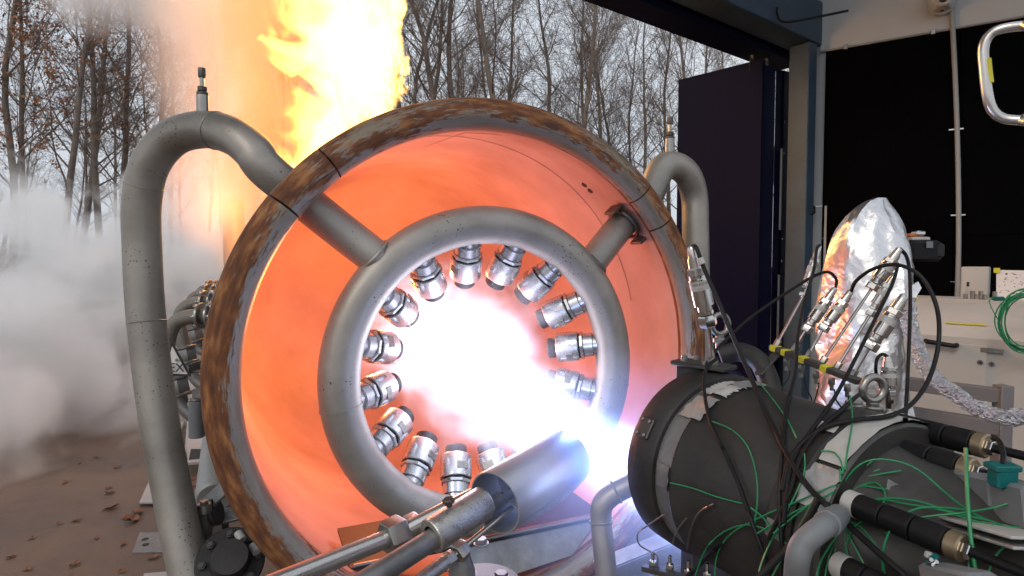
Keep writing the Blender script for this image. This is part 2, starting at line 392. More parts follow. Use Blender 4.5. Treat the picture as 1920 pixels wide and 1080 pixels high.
# steel column and pale corner panel
c0 = P(1497, 500, 6.4); c0.z = 0
m = MB(); m.bar(V((c0.x, c0.y, 0)), V((c0.x, c0.y, 4.06)), .17, .22, up=hn, bev=.008); m.build('column', M_beam, hall)
pa = P(1511, 400, 6.5); pb = P(1549, 400, w0.y / ray(1549, 400).y - .02)
m = MB()
for (z0, z1, q) in ((2.36, 5.3, 0), (0, 2.35, .012)):
    m2 = MB(); m2.prism([V((pa.x, pa.y, z0)), V((pb.x, pb.y - q, z0)), V((pb.x, pb.y - q, z1)), V((pa.x, pa.y, z1))], V((0, .1, 0))); m2.build('corner_panel', M_white, hall)
m = MB(); m.tube(spline([P(1513, 402, 6.3), P(1522, 402, 6.3), P(1527, 398, 6.3), P(1527, 386, 6.3)], 4), .01, 6); m.build('drip_hose', M_black, hall)
# black lined wall, three panels with narrow joints
far = w0 + wd * 9
tt = [0.0, (P(1780, 300, 1).x, 0)[1], 0]
def along(px):   # distance along the side wall at a given image column
    d = ray(px, 300); k = (px - 960) / FPX
    # (w0 + wd*s).x = k' * depth ; depth measured along view
    return (k * w0.y - w0.x) / (wd.x - k * wd.y)
marks = [0.0, along(1786), along(1786) + 1.25, along(1786) + 2.5, along(1786) + 3.75]
for i in range(len(marks) - 1):
    s0, s1 = marks[i] + .004, marks[i + 1] - .004
    for (z0, z1) in ((0.0, 1.998), (2.002, HZ)):
        m = MB(); a_, b_ = w0 + wd * s0, w0 + wd * s1
        m.prism([V((a_.x, a_.y, z0)), V((b_.x, b_.y, z0)), V((b_.x, b_.y, z1)), V((a_.x, a_.y, z1))], -wn * .06); m.build('lining_panel', M_blackwall, hall)
bk0, bk1 = w0 - wn * .065, w0 + wd * marks[-1] - wn * .065
m = MB(); m.prism([V((bk0.x, bk0.y, 0)), V((bk1.x, bk1.y, 0)), V((bk1.x, bk1.y, HZ)), V((bk0.x, bk0.y, HZ))], -wn * .03); m.build('backing_board', M_blackwall, hall)
e0, e1 = w0 - wd * .05 - wn * .004, w0 + wd * 6 - wn * .004
m = MB(); m.prism([V((e0.x, e0.y, HZ + .003)), V((e1.x, e1.y, HZ + .003)), V((e1.x, e1.y, 5.6)), V((e0.x, e0.y, 5.6))], -wn * .1); m.build('upper_wall', M_white, hall)
u0 = hl + hn * .22; u1 = h1 + hd * .75 + hn * .10
m = MB(); m.prism([V((u0.x, u0.y, 4.54)), V((u1.x, u1.y, 4.54)), V((u1.x, u1.y, 5.6)), V((u0.x, u0.y, 5.6))], -hn * .1); m.build('gable_wall', M_white, hall)
# unseen roof strip by the door, cut short to let sky light in
rp = [hl - hn * .3, h1 + hd * .6 - hn * .3, e1 - wn * .3, e1 - wn * .3 + V((0, -1, 0)), h0 + hn * 2.4, hl + hn * 2.4]
m = MB(); m.prism([V((p.x, p.y, 5.6)) for p in rp], V((0, 0, .15))); m.build('unseen_roof', M_white, hall)
# rail along the top edge of the lining with clips
m = MB(); m.cyl(V((e0.x, e0.y, HZ - .0)) + wn * .02, V((e1.x, e1.y, HZ - .0)) + wn * .02, .011, 8); rail = m.build('edge_conduit', M_cond, hall)
for px in (1575, 1735, 1906):
    q = w0 + wd * along(px) + wn * .02; m = MB(); m.box(V((q.x, q.y, HZ)), (.04, .03, .05), (wd, wn, ZU), .004); m.build('clip', M_nut, rail)
# vertical conduit with clips
cq = thing('cable_conduit', 'grey vertical conduit pipe running down the black wall from the dome camera', 'conduit', w0 + wd * along(1782) + V((0, 0, -HZ + .0)))
qa = w0 + wd * along(1766) + wn * .03; qb = w0 + wd * along(1795) + wn * .03; qm = w0 + wd * along(1784) + wn * .03
m = MB(); m.tube(spline([V((qa.x, qa.y, HZ + .28)), V((qm.x, qm.y, 3.1)), V((qb.x, qb.y, 1.9)), V((qb.x, qb.y, .9))], 6), .022, 10); m.build('pipe', M_cond, cq)
for (px, z) in ((1783, 3.03), (1792, 2.2), (1795, 1.55)):
    q = w0 + wd * along(px) + wn * .02; m = MB(); m.box(V((q.x, q.y, z)), (.12, .02, .018), (wd, wn, ZU), .003); m.build('clip', M_chr, cq)
# dome security camera
q = Pz(1750, 5, 4.42); q = w0 + wd * along(1749) + wn * .02; q.z = 4.25
dc = thing('security_camera', 'pale dome security camera with two lenses at the top of the white wall', 'camera', q)
cc = q + wn * .12
m = MB(); m.cyl(q - wn * .02, q + wn * .05, .11, 20); m.build('mount', M_white, dc)
prof = [(-.10, .02), (-.09, .07), (-.05, .105), (0, .12), (.06, .115), (.10, .09), (.13, .001)]
m = MB(); m.lathe(cc + V((0, 0, .0)), V((0, 0, 1)), prof, 24); m.build('housing', M_white, dc)
m = MB(); m.box(cc + wn * .095 + V((0, 0, -.0)), (.10, .06, .19), (wd, wn, ZU), .02); fcm = m.build('face', M_cab, dc)
for dz in (.05, -.035):
    m = MB(); m.cyl(cc + wn * .12 + V((0, 0, dz)), cc + wn * .135 + V((0, 0, dz)), .034, 16); m.build('lens', M_gasket, dc)
# small bent cable on the gable wall
m = MB(); m.tube(spline([P(1457, 14, 5.7), P(1458, 28, 5.7), P(1466, 40, 5.7), P(1500, 38, 5.75), P(1590, 20, 5.8)], 6), .012, 6); tag(m.build('wall_cable', M_black), 'thin dark cable bending along the pale wall above the door corner', 'cable')

# ---------------------------------------------------------------- folding door
fd = thing('folding_door', 'dark blue folding hall door standing open outside the grey column', 'door', V((h1.x, h1.y, 0)))
dA = Pz(1272, 150, 3.92); dB = Pz(1430, 110, 3.92)
dn = V((dB.y - dA.y, -(dB.x - dA.x), 0)).normalized()
m = MB(); m.prism([V((dA.x, dA.y, .05)), V((dB.x, dB.y, .05)), V((dB.x, dB.y, 3.92)), V((dA.x, dA.y, 3.92))], -dn * .07); m.build('leaf', M_blue, fd)
dC = Pz(1490, 128, 3.92)
dB2 = dB + (dC - dB) * .06
for i, (f0, f1) in enumerate(((.06, .34), (.37, .66), (.69, .97))):
    a_ = dB + (dC - dB) * f0; b_ = dB + (dC - dB) * f1; o = dn * (.02 - .05 * (i % 2))
    m = MB(); m.prism([V((a_.x, a_.y, .05)) + o, V((b_.x, b_.y, .05)) + o, V((b_.x, b_.y, 3.86)) + o, V((a_.x, a_.y, 3.86)) + o], -dn * .07); lf = m.build('leaf_edge', M_blue, fd)
    for z in (3.3, 2.95, 2.0, 1.75):
        if i == 0: continue
        p = b_ + o + dn * .006; m = MB(); m.cyl(V((p.x, p.y, z)), V((p.x, p.y, z)) + dn * .012, .014, 8); m.build('bolt', M_chr, lf)
    if i == 2:
        p = a_ + o + dn * .03
        for z0, z1 in ((2.1, 3.0), (.8, 1.6)):
            m = MB(); m.cyl(V((p.x, p.y, z0)), V((p.x, p.y, z1)), .014, 8); m.build('locking_rod', M_cond, lf)
for px, py in ((1412, 122), (1439, 128)):
    p = Pz(px, py, 3.9); m = MB()
    m.box(p + dn * .03, (.07, .03, .16), (hd, dn, ZU), .005); m.cyl(p + dn * .03 + V((0, 0, .06)), p + dn * .03 + V((0, 0, .16)), .02, 10); m.build('roller_bracket', M_brass, fd)

# ================================================================== EXHAUST SHROUD
def torus_arc(cen, Rm, r, a0, a1, n=96, k=24):
    vs, ts, fs = [], [], []
    for i in range(n + 1):
        a = R(a0 + (a1 - a0) * i / n); rad = ZU * math.cos(a) + XH * math.sin(a)
        for j in range(k + 1):
            b = 2 * math.pi * j / k
            vs.append(cen + rad * (Rm - r * math.cos(b)) + AX * (r * math.sin(b))); ts.append((R(a0) * Rm + (a - R(a0)) * Rm, j / k, 0))
    for i in range(n):
        for j in range(k): fs.append((i * (k + 1) + j, i * (k + 1) + j + 1, (i + 1) * (k + 1) + j + 1, (i + 1) * (k + 1) + j))
    fs.append(tuple(range(k, -1, -1))); fs.append(tuple(n * (k + 1) + j for j in range(k + 1)))
    return vs, fs, ts
T_RIM = .06; RC = A(T_RIM) + V((0, 0, .03)); R_RIM = .818; r_RIM = .051
shroud = thing('exhaust_shroud', 'huge round exhaust shroud with rusty pipe rim and glowing orange inside', 'exhaust shroud', V((A(-1).x, A(-1).y, 0)))
for a0, a1 in ((-39.8, 43.3), (-52.3, -40.2), (43.7, 53.3), (53.7, 307.3)):
    m = MB(); m.add(*torus_arc(RC, R_RIM, r_RIM, a0, a1, max(8, int(abs(a1 - a0) / 2.2)))); m.build('rim_section', M_rust, shroud)
S0 = C0 + V((0, 0, .03))
inn = [(.045, .772), (.0, .775), (-.06, .79), (-.25, .825), (-1.55, .84), (-1.85, .78), (-2.05, .6), (-2.15, .3), (-2.17, .001)]
m = MB(); m.lathe(S0, AX, inn, 96); dr = m.build('lining', M_inner, shroud)
out = [(.02, .80), (-.06, .825), (-.25, .86), (-1.55, .875), (-1.88, .81), (-2.08, .63), (-2.19, .33), (-2.21, .001)]
m = MB(); m.lathe(S0, AX, out, 96); m.build('outer_shell', M_shroud, shroud)
# weld seams on the lining
for t, r_, a0, a1 in ((-.32, .8225, -60, 80),):
    m = MB(); pts = [S0 + AX * t + (ZU * math.cos(R(a)) + XH * math.sin(R(a))) * r_ for a in range(a0, a1, 3)]
    m.tube(pts, .0014, 5); m.build('weld_seam', M_inner, dr)
m = MB(); m.tube([S0 + AX * t + (ZU * math.cos(R(a)) + XH * math.sin(R(a))) * (r_ - .001) for t, r_, a in ((-.02, .777, 4), (-.1, .795, 3), (-.25, .824, 0), (-.6, .83, -4))], .0014, 5); m.build('weld_seam', M_inner, dr)
# floor plates inside the shroud
def fl(t, x, z): return S0 + AX * t + XH * x + ZU * z
m = MB(); m.prism([fl(.0, -.47, -.615), fl(.0, .47, -.615), fl(-.30, .47, -.615), fl(-.30, -.47, -.615)], V((0, 0, -.012))); m.build('floor_plate', M_dark, shroud)
m = MB(); m.prism([fl(.05, -.10, -.745), fl(.05, .30, -.71), fl(-.02, .47, -.613), fl(-.02, -.12, -.613)], AX * -.01); m.build('front_apron', M_bare, shroud)
m = MB(); m.tube([fl(.004, -.46, -.608), fl(.004, .46, -.608)], .006, 6); m.build('weld_bead', M_bare, shroud)
# drain holes near the right arm
for a, t in ((37, -.2), (39.5, -.2)):
    p = S0 + AX * t + (ZU * math.cos(R(a)) + XH * math.sin(R(a))) * .815; nrm = -(ZU * math.cos(R(a)) + XH * math.sin(R(a)))
    m = MB(); m.lathe(p - nrm * .004, nrm, [(0, .001), (.008, .001), (.008, .012), (0, .014)], 14); m.build('hole_ring', M_gasket, shroud)
# stack behind
ST = A(-2.75); m = MB(); m.lathe(V((ST.x, ST.y, .3)), ZU, [(0, .5), (2.0, .5), (2.0, .53), (2.06, .53), (2.06, .47), (1.2, .47), (.2, .45)], 48); m.build('stack', M_shroud, shroud)
m = MB(); m.lathe(A(-2.17), -AX, [(0, .45), (.5, .45)], 32); m.build('elbow_duct', M_shroud, shroud)
# supports
for t in (-.45, -1.6):
    for sx in (-.35, .35):
        p = S0 + AX * t + XH * sx - ZU * .81; m = MB(); m.bar(V((p.x, p.y, 0)), V((p.x, p.y, p.z)), .09, .09, up=AX); m.build('leg', M_darkm, shroud)

# ================================================================== WATER RING
ring = thing('water_ring', 'grey steel water ring with inward spray nozzles held inside the shroud mouth', 'spray ring', V((C0.x, C0.y, C0.z - .56)))
R_RING = .497; r_RING = .064
m = MB(); m.add(*torus_arc(C0, R_RING, r_RING, 0, 360, 160, 28)); m.build('ring_tube', M_pipe, ring)
m = MB(); m.add(*torus_arc(C0, R_RING, r_RING + .0025, 261.0, 261.9, 2, 28)); m.build('weld_bead', M_pipe, ring)
m = MB(); m.add(*torus_arc(C0, R_RING, r_RING + .0025, 98.5, 99.2, 2, 28)); m.build('weld_bead', M_pipe, ring)
def feed(pts, r, jn, jdir):
    m = MB(); m.tube(spline(pts, 10), r, 24); o = m.build('feed_pipe', M_pipe, ring)
    m = MB(); x, y, z = basis(jdir); m.tube([jn + (x * math.cos(a) + y * math.sin(a)) * (r + .002) for a in np.linspace(0, 6.2832, 25)[:-1]], .0042, 6, closed=True); m.build('weld_bead', M_pipe, o)
    return o
la = -47
p_in = A(0, R_RING, la + 3); p_a = A(-.045, .70, la + 1.2); p_n = A(-.06, .83, la + .6)
pL = [p_in, p_a, p_n, A(-.06, .95, la + .2), P(474, 284, 1.745), P(438, 256, 1.77), P(385, 243, 1.82), P(325, 258, 1.86), P(282, 308, 1.88), P(266, 380, 1.9), P(267, 470, 1.92), P(273, 580, 1.92), P(286, 700, 1.91), P(304, 820, 1.89), P(327, 940, 1.86), P(352, 1060, 1.82), P(365, 1120, 1.8), P(375, 1200, 1.78)]
lp = feed(pL, .057, A(-.004, R_RING + r_RING - .008, la + 2.6), A(0, 1, la) - A(0, 0, 0))
ra = 48
q_in = A(0, R_RING, ra); q_n = A(-.06, .83, ra)
pR = [q_in, A(-.045, .70, ra), q_n, A(-.06, .94, ra), P(1240, 318, 2.38), P(1264, 310, 2.42), P(1289, 328, 2.46), P(1302, 368, 2.5), P(1304, 430, 2.5), P(1306, 560, 2.5), P(1308, 760, 2.48), P(1308, 1000, 2.46)]
rp_ = feed(pR, .0555, A(-.004, R_RING + r_RING - .008, ra), A(0, 1, ra) - A(0, 0, 0))
def vent(p, s, parent):
    m = MB(); m.lathe(p, ZU, [(-.03, .026 * s), (.062 * s, .024 * s), (.064 * s, .001)], 16); v = m.build('vent_fitting', M_nut, parent)
    for z0, z1, r in ((.062, .075, .026), (.078, .098, .021)):
        m = MB(); m.hexa(p + ZU * z0 * s, p + ZU * z1 * s, r * s); m.build('nut', M_darkm, v)
    m = MB(); m.cyl(p + ZU * .09 * s, p + ZU * .145 * s, .009 * s, 10); m.build('stem', M_nut, v)
    m = MB(); m.hexa(p + ZU * .138 * s, p + ZU * .178 * s, .017 * s); m.build('cap', M_darkm, v)
for f in (5.6, 8.6, 11.2):
    sp_ = spline(pL, 10); k_i = int(f * 10); q = sp_[k_i]; x, y, z = basis(sp_[k_i + 1] - sp_[k_i - 1])
    m = MB(); m.tube([q + (x * math.cos(a) + y * math.sin(a)) * .0572 for a in np.linspace(0, 6.2832, 29)[:-1]], .0022, 6, closed=True); m.build('weld_bead', M_pipe, lp)
vent(P(380, 206, 1.83), .72, ring); vent(P(1256, 282, 2.46), .78, ring)
# clamp where the right arm enters
ck = A(-.05, .775, ra); cd = (A(0, 1, ra) - A(0, 0, ra)).normalized()
m = MB(); x, y, z = basis(cd)
m.tube([ck + (x * math.cos(a) + y * math.sin(a)) * .066 for a in np.linspace(0, 6.2832, 25)[:-1]], .008, 6, closed=True)
m.box(ck + AX * .02 - XH * .06 + ZU * .05, (.07, .012, .05), (x, y, z), .003); m.box(ck + AX * .02 + XH * .06 - ZU * .06, (.07, .012, .05), (x, y, z), .003)
m.build('pipe_clamp', M_darkm, ring)
# spray nozzles: one set of meshes shared by all
def local(fn, name, mt):
    m = MB(); fn(m); o = m.build(name, mt); me = o.data; bpy.data.objects.remove(o); return me
Z0 = V((0, 0, 0))
NM = {
 'stem': local(lambda m: m.lathe(Z0, ZU, [(-.02, .036), (.012, .037), (.015, .045), (.048, .045), (.050, .042), (.052, .001)], 28), 'stem', M_noz),
 'nut': local(lambda m: m.lathe(Z0, ZU, [(.050, .03), (.050, .049), (.052, .0525), (.061, .0525), (.063, .05), (.063, .03)], 8), 'lock_nut', M_noz),
 'gasket': local(lambda m: m.lathe(Z0, ZU, [(.06, .047), (.070, .047)], 28), 'gasket', M_gasket),
 'body': local(lambda m: m.lathe(Z0, ZU, [(.068, .02), (.068, .053), (.071, .0555), (.146, .0555), (.151, .052), (.152, .02)], 36), 'nozzle', M_noz),
 'tip': local(lambda m: m.lathe(Z0, ZU, [(.14, .038), (.182, .038), (.187, .034), (.187, .024), (.16, .022), (.16, .001)], 28), 'tip', M_nozd),
 'flat': local(lambda m: m.box(V((0, -.052, .104)), (.040, .0085, .026), None, .002), 'wrench_flat', M_nut),
 'wire': local(lambda m: m.tube([V((.0552 * math.cos(a), .0552 * math.sin(a), z)) for a, z in ((-.9, .082), (-.6, .1), (-.35, .118), (-.15, .132), (-.1, .15), (-.1, .162))], .0012, 5), 'safety_wire', M_nut)}
AL = R(35)
for k in range(16):
    ang = -8 + 22.5 * k
    rad = (A(0, 1, ang) - A(0, 0, ang)).normalized()
    d = (-rad * math.cos(AL) - AX * math.sin(AL)).normalized()
    tn = d.cross(AX).normalized()
    # local x,y: y away from camera side so the flat faces the viewer
    yv = (AX - d * AX.dot(d)).normalized() * -1; xv = yv.cross(d)
    org = A(0, R_RING, ang) + d * (r_RING * .86) - wloc[ring.name]
    spin = random.Random(k).uniform(-1.3, 1.6)
    M4 = Matrix(((xv.x, yv.x, d.x, org.x), (xv.y, yv.y, d.y, org.y), (xv.z, yv.z, d.z, org.z), (0, 0, 0, 1))) @ Matrix.Rotation(spin, 4, 'Z')
    bo = bpy.data.objects.new('nozzle', NM['body']); col.objects.link(bo); bo.parent = ring; bo.matrix_local = M4
    for kk, nm in (('stem', 'stem'), ('nut', 'lock_nut'), ('gasket', 'gasket'), ('tip', 'tip'), ('flat', 'wrench_flat'), ('wire', 'safety_wire')):
        c = bpy.data.objects.new(nm, NM[kk]); col.objects.link(c); c.parent = bo

# ================================================================== FLAMES
def vol_mat(name):
    m = bpy.data.materials.new(name); m.use_nodes = True; t = m.node_tree; t.nodes.clear()
    return m, t, t.links.new, N(t, 'OutputMaterial'), N(t, 'TexCoord')
def mth(t, op, a, b=None, c=None, clamp=False):
    n = N(t, 'Math', operation=op); n.use_clamp = clamp
    for i, x in enumerate((a, b, c)):
        if x is None: continue
        if hasattr(x, 'links'): t.links.new(x, n.inputs[i])
        else: n.inputs[i].default_value = x
    return n.outputs[0]
def mrange(t, v, a, b, c=0, d=1, smooth=False):
    n = N(t, 'MapRange'); n.interpolation_type = 'SMOOTHSTEP' if smooth else 'LINEAR'
    t.links.new(v, n.inputs['Value'])
    for k, x in (('From Min', a), ('From Max', b), ('To Min', c), ('To Max', d)): n.inputs[k].default_value = x
    return n.outputs['Result']
def nois(t, vec, scale, detail, dist=0, stretch=None, off=None):
    if stretch or off:
        mp = N(t, 'Mapping'); mp.inputs['Scale'].default_value = stretch or (1, 1, 1); mp.inputs['Location'].default_value = off or (0, 0, 0); t.links.new(vec, mp.inputs['Vector']); vec = mp.outputs['Vector']
    n = N(t, 'TexNoise'); n.inputs['Scale'].default_value = scale; n.inputs['Detail'].default_value = detail; n.inputs['Distortion'].default_value = dist
    t.links.new(vec, n.inputs['Vector']); return n.outputs['Fac']
def flame_lamp(name, loc, watt, colr, rad, parent):
    l = bpy.data.lights.new(name, 'POINT'); l.energy = watt; l.color = colr; l.shadow_soft_size = rad
    o = bpy.data.objects.new(name, l); col.objects.link(o); o.location = V(loc) - wloc[parent.name]; o.parent = parent; return o

# --- burner jet: white blue flame from the chamber into the shroud
HGX = 1.0
bf = thing('burner_flame', 'blinding white and blue flame jet blown through the water ring', 'flame', C0)
mj, t, L, out_, tc_ = vol_mat('burner_flame_gas')
sp = N(t, 'SeparateXYZ'); L(tc_.outputs['Object'], sp.inputs[0]); X_, Y_, Z_ = sp.outputs
rho = mth(t, 'SQRT', mth(t, 'ADD', mth(t, 'MULTIPLY', X_, X_), mth(t, 'MULTIPLY', Y_, Y_)))
Rz = mth(t, 'MULTIPLY_ADD', mth(t, 'POWER', mrange(t, Z_, -1.03, .05), 2.5), .30, .108)
n1 = nois(t, tc_.outputs['Object'], 6.5, 6, .9, (1, 1, .45))
d_ = mth(t, 'ADD', mth(t, 'DIVIDE', rho, Rz), mth(t, 'MULTIPLY', mth(t, 'SUBTRACT', n1, .5), 1.5))
k_ = mrange(t, d_, .98, .2, 0, 1, True)
k2 = mth(t, 'POWER', k_, 1.7)
st_ = mth(t, 'MULTIPLY', k2, mrange(t, Z_, -.8, .0, 15.0, 3.2))
st_ = mth(t, 'MULTIPLY', st_, mrange(t, Z_, 1.2, .6, 0, 1))
cz = N(t, 'Mix', data_type='RGBA'); L(mrange(t, Z_, -.62, .08), cz.inputs['Factor']); cz.inputs['A'].default_value = (.34, .50, 1, 1); cz.inputs['B'].default_value = (.90, .82, 1.0, 1)
em = N(t, 'Emission'); L(cz.outputs['Result'], em.inputs['Color']); L(st_, em.inputs['Strength']); L(em.outputs[0], out_.inputs['Volume'])
mj.cycles.volume_step_rate = .6
m = MB(); m.lathe(C0, -AX, [(-1.03, .001), (-1.03, .135), (-.55, .29), (0, .43), (.4, .55), (1.25, .56), (1.25, .001)], 32)
fo = m.build('flame_gas', mj, bf); fo.data.materials[0] = mj
# orient the object so that its own z runs downstream
xx, yy, zz = basis(-AX)
MR = Matrix(((xx.x, yy.x, zz.x), (xx.y, yy.y, zz.y), (xx.z, yy.z, zz.z)))
fo.data.transform(MR.to_4x4().inverted()); fo.rotation_euler = (Matrix.Rotation(R(4.6), 3, XH) @ MR).to_euler()
# blue glow added as an emissive haze over the chamber mouth
ms, t, L, out_, tc_ = vol_mat('blue_glow_haze')
ln = N(t, 'VectorMath', operation='LENGTH'); L(tc_.outputs['Object'], ln.inputs[0])
n1 = nois(t, tc_.outputs['Object'], 2.2, 3, .5)
k_ = mrange(t, mth(t, 'ADD', ln.outputs['Value'], mth(t, 'MULTIPLY', mth(t, 'SUBTRACT', n1, .5), .9)), 1.0, .1, 0, 1, True)
em = N(t, 'Emission'); em.inputs['Color'].default_value = (.30, .42, 1, 1); L(mth(t, 'MULTIPLY', k_, 3.4), em.inputs['Strength']); L(em.outputs[0], out_.inputs['Volume'])
m = MB(); m.lathe(Z0, ZU, [(-1, .001)] + [(-math.cos(R(a)), math.sin(R(a))) for a in range(12, 180, 12)] + [(1, .001)], 24)
so = m.build('blue_glow', ms); so.parent = bf; so.location = (A(.84) + V((-.02, -.02, -.05))) - C0; so.scale = (.33, .27, .27)
mh, t, L, out_, tc_ = vol_mat('orange_glow_gas')  # glowing gas added to tint the upper left lining orange
sp = N(t, 'SeparateXYZ'); L(tc_.outputs['Object'], sp.inputs[0]); X_, Y_, Z_ = sp.outputs
n1 = nois(t, tc_.outputs['Object'], 2.1, 5, 1.2, (1, 1, .5))
lx_ = mth(t, 'ADD', mth(t, 'MULTIPLY', X_, HGX), mth(t, 'MULTIPLY', Y_, .5))      # towards the upper left wall
k_ = mth(t, 'MULTIPLY', mrange(t, lx_, -.25, .75, 0, 1, True), mrange(t, n1, .32, .72, .15, 1.2))
k_ = mth(t, 'MULTIPLY', k_, mrange(t, Z_, -.02, .35, 0, 1, True))
em = N(t, 'Emission'); em.inputs['Color'].default_value = (1, .22, .03, 1); L(mth(t, 'MULTIPLY', k_, .48), em.inputs['Strength']); L(em.outputs[0], out_.inputs['Volume'])
m = MB(); m.lathe(C0, -AX, [(.02, .001), (.02, .74), (.3, .80), (1.5, .81), (1.5, .001)], 40)
ho = m.build('orange_glow_gas', mh, bf); ho.data.transform(MR.to_4x4().inverted()); ho.rotation_euler = MR.to_euler()
flame_lamp('flame_light', A(-.12), 6.5, (.66, .76, 1.0), .12, bf)
flame_lamp('flame_light', A(.62), 2.5, (.45, .62, 1.0), .05, bf)
flame_lamp('flame_light', A(-.95) - XH * .22 + ZU * .12, 40, (1.0, .27, .07), .12, bf)

# --- fire above the stack
FC = V((P(648, 100, 4.45).x, 4.5, 0))
fire = thing('stack_fire', 'towering yellow white fire roaring up from the stack behind the shroud', 'fire', V((ST.x, ST.y, 2.3)))
mf, t, L, out_, tc_ = vol_mat('fire_gas')
sp = N(t, 'SeparateXYZ'); L(tc_.outputs['Object'], sp.inputs[0]); X_, Y_, Z_ = sp.outputs
n1 = nois(t, tc_.outputs['Object'], 2.3, 8, 1.0, (1, 1, 1.05), (.9, .4, .2))
n2 = nois(t, tc_.outputs['Object'], 2.6, 6, .7, (1, 1, .45), (2.3, 1.1, .4))
qx = mth(t, 'DIVIDE', mth(t, 'SUBTRACT', X_, .01), .45); qy = mth(t, 'DIVIDE', Y_, .45)
s_ = mth(t, 'SUBTRACT', 1.0, mth(t, 'ADD', mth(t, 'MULTIPLY', qx, qx), mth(t, 'MULTIPLY', qy, qy)))
s_ = mth(t, 'ADD', s_, mth(t, 'MULTIPLY', mth(t, 'SUBTRACT', n1, .49), 6.4))
s_ = mth(t, 'SUBTRACT', s_, mrange(t, X_, .40, .64, 0, 4))
core = mth(t, 'MULTIPLY', mrange(t, s_, .2, .7, 0, 1, True), mrange(t, Z_, -.1, .1))
# wide softer sheet of flame on the left
qx2 = mth(t, 'DIVIDE', mth(t, 'ADD', X_, .50), .46); qy2 = mth(t, 'DIVIDE', Y_, .55)
s2 = mth(t, 'SUBTRACT', 1.0, mth(t, 'ADD', mth(t, 'MULTIPLY', qx2, qx2), mth(t, 'MULTIPLY', qy2, qy2)))
s2 = mth(t, 'ADD', s2, mth(t, 'MULTIPLY', mth(t, 'SUBTRACT', n2, .5), 2.8))
soft = mrange(t, s2, .0, 1.1, 0, 1, True)
e1_ = mth(t, 'MULTIPLY', core, 24.0)
e2_ = mth(t, 'MULTIPLY', soft, 2.0)
ea = N(t, 'Emission'); ea.inputs['Color'].default_value = (1, .56, .11, 1); L(e1_, ea.inputs['Strength'])
eb = N(t, 'Emission'); eb.inputs['Color'].default_value = (1, .40, .11, 1); L(e2_, eb.inputs['Strength'])
ad = N(t, 'AddShader'); L(ea.outputs[0], ad.inputs[0]); L(eb.outputs[0], ad.inputs[1])
ab = N(t, 'VolumeAbsorption'); ab.inputs['Color'].default_value = (.3, .15, .08, 1); L(mth(t, 'ADD', mth(t, 'MULTIPLY', core, 2.0), mth(t, 'MULTIPLY', soft, 2.2)), ab.inputs['Density'])
ad2 = N(t, 'AddShader'); L(ad.outputs[0], ad2.inputs[0]); L(ab.outputs[0], ad2.inputs[1]); L(ad2.outputs[0], out_.inputs['Volume'])
mf.cycles.volume_step_rate = .45
m = MB(); m.box(Z0 + V((-.55, 0, .95)), (2.5, 1.1, 3.8)); fo2 = m.build('fire_gas', mf); fo2.parent = fire
fo2.location = V((FC.x, FC.y, 2.25)) - wloc[fire.name]
flame_lamp('fire_light', V((FC.x - .1, FC.y, 3.0)), 150, (1.0, .45, .14), .3, fire)
flame_lamp('fire_light', V((FC.x - .1, FC.y, 4.3)), 150, (1.0, .45, .14), .3, fire)

flame_lamp('fire_light', P(462, 395, 4.75), 45, (1.0, .38, .15), .25, fire)  # extra lamp low in the soft sheet, added to turn the steam pink
# --- steam and smoke
def smoke(name, lo, hi, colr, dens, shape, step):
    ms, t, L, out_, tc_ = vol_mat(name + '_gas')
    d = shape(t, tc_.outputs['Object'])
    vs = N(t, 'VolumeScatter'); vs.inputs['Color'].default_value = colr + (1,); vs.inputs['Anisotropy'].default_value = .15
    L(mth(t, 'MULTIPLY', d, dens), vs.inputs['Density']); L(vs.outputs[0], out_.inputs['Volume'])
    ms.cycles.volume_step_rate = step
    m = MB(); m.box((V(lo) + V(hi)) / 2, tuple(V(hi) - V(lo))); o = m.build(name, ms)
    return o
def ell(t, X_, Y_, Z_, c, r):
    acc = None
    for s_, cc_, rr_ in zip((X_, Y_, Z_), c, r):
        q = mth(t, 'DIVIDE', mth(t, 'SUBTRACT', s_, cc_), rr_); q = mth(t, 'MULTIPLY', q, q)
        acc = q if acc is None else mth(t, 'ADD', acc, q)
    return mth(t, 'SUBTRACT', 1.0, acc)
def steam_shape(t, vec):
    sp = N(t, 'SeparateXYZ'); t.links.new(vec, sp.inputs[0]); X_, Y_, Z_ = sp.outputs
    e1 = ell(t, X_, Y_, Z_, (-5.2, 6.4, .35), (1.75, 2.7, 1.45))
    e2 = ell(t, X_, Y_, Z_, (-5.5, 9.2, .8), (3.5, 2.3, 2.15))
    e = mth(t, 'MAXIMUM', e1, e2)
    n = nois(t, vec, 1.0, 6, .7, None, (.7, .2, .1))
    s_ = mth(t, 'ADD', e, mth(t, 'MULTIPLY', mth(t, 'SUBTRACT', n, .52), 5.5))
    return mrange(t, s_, .0, .9, 0, 1, True)
tag(smoke('steam_cloud', (-9.5, 4.0, .01), (-1.6, 12.2, 3.9), (.995, .96, .938), 3.6, steam_shape, 1.0), 'pale steam cloud rolling over the concrete behind the left pipe', 'steam', None, 'stuff')  # scatter colour tinted slightly pink for firelight on white steam
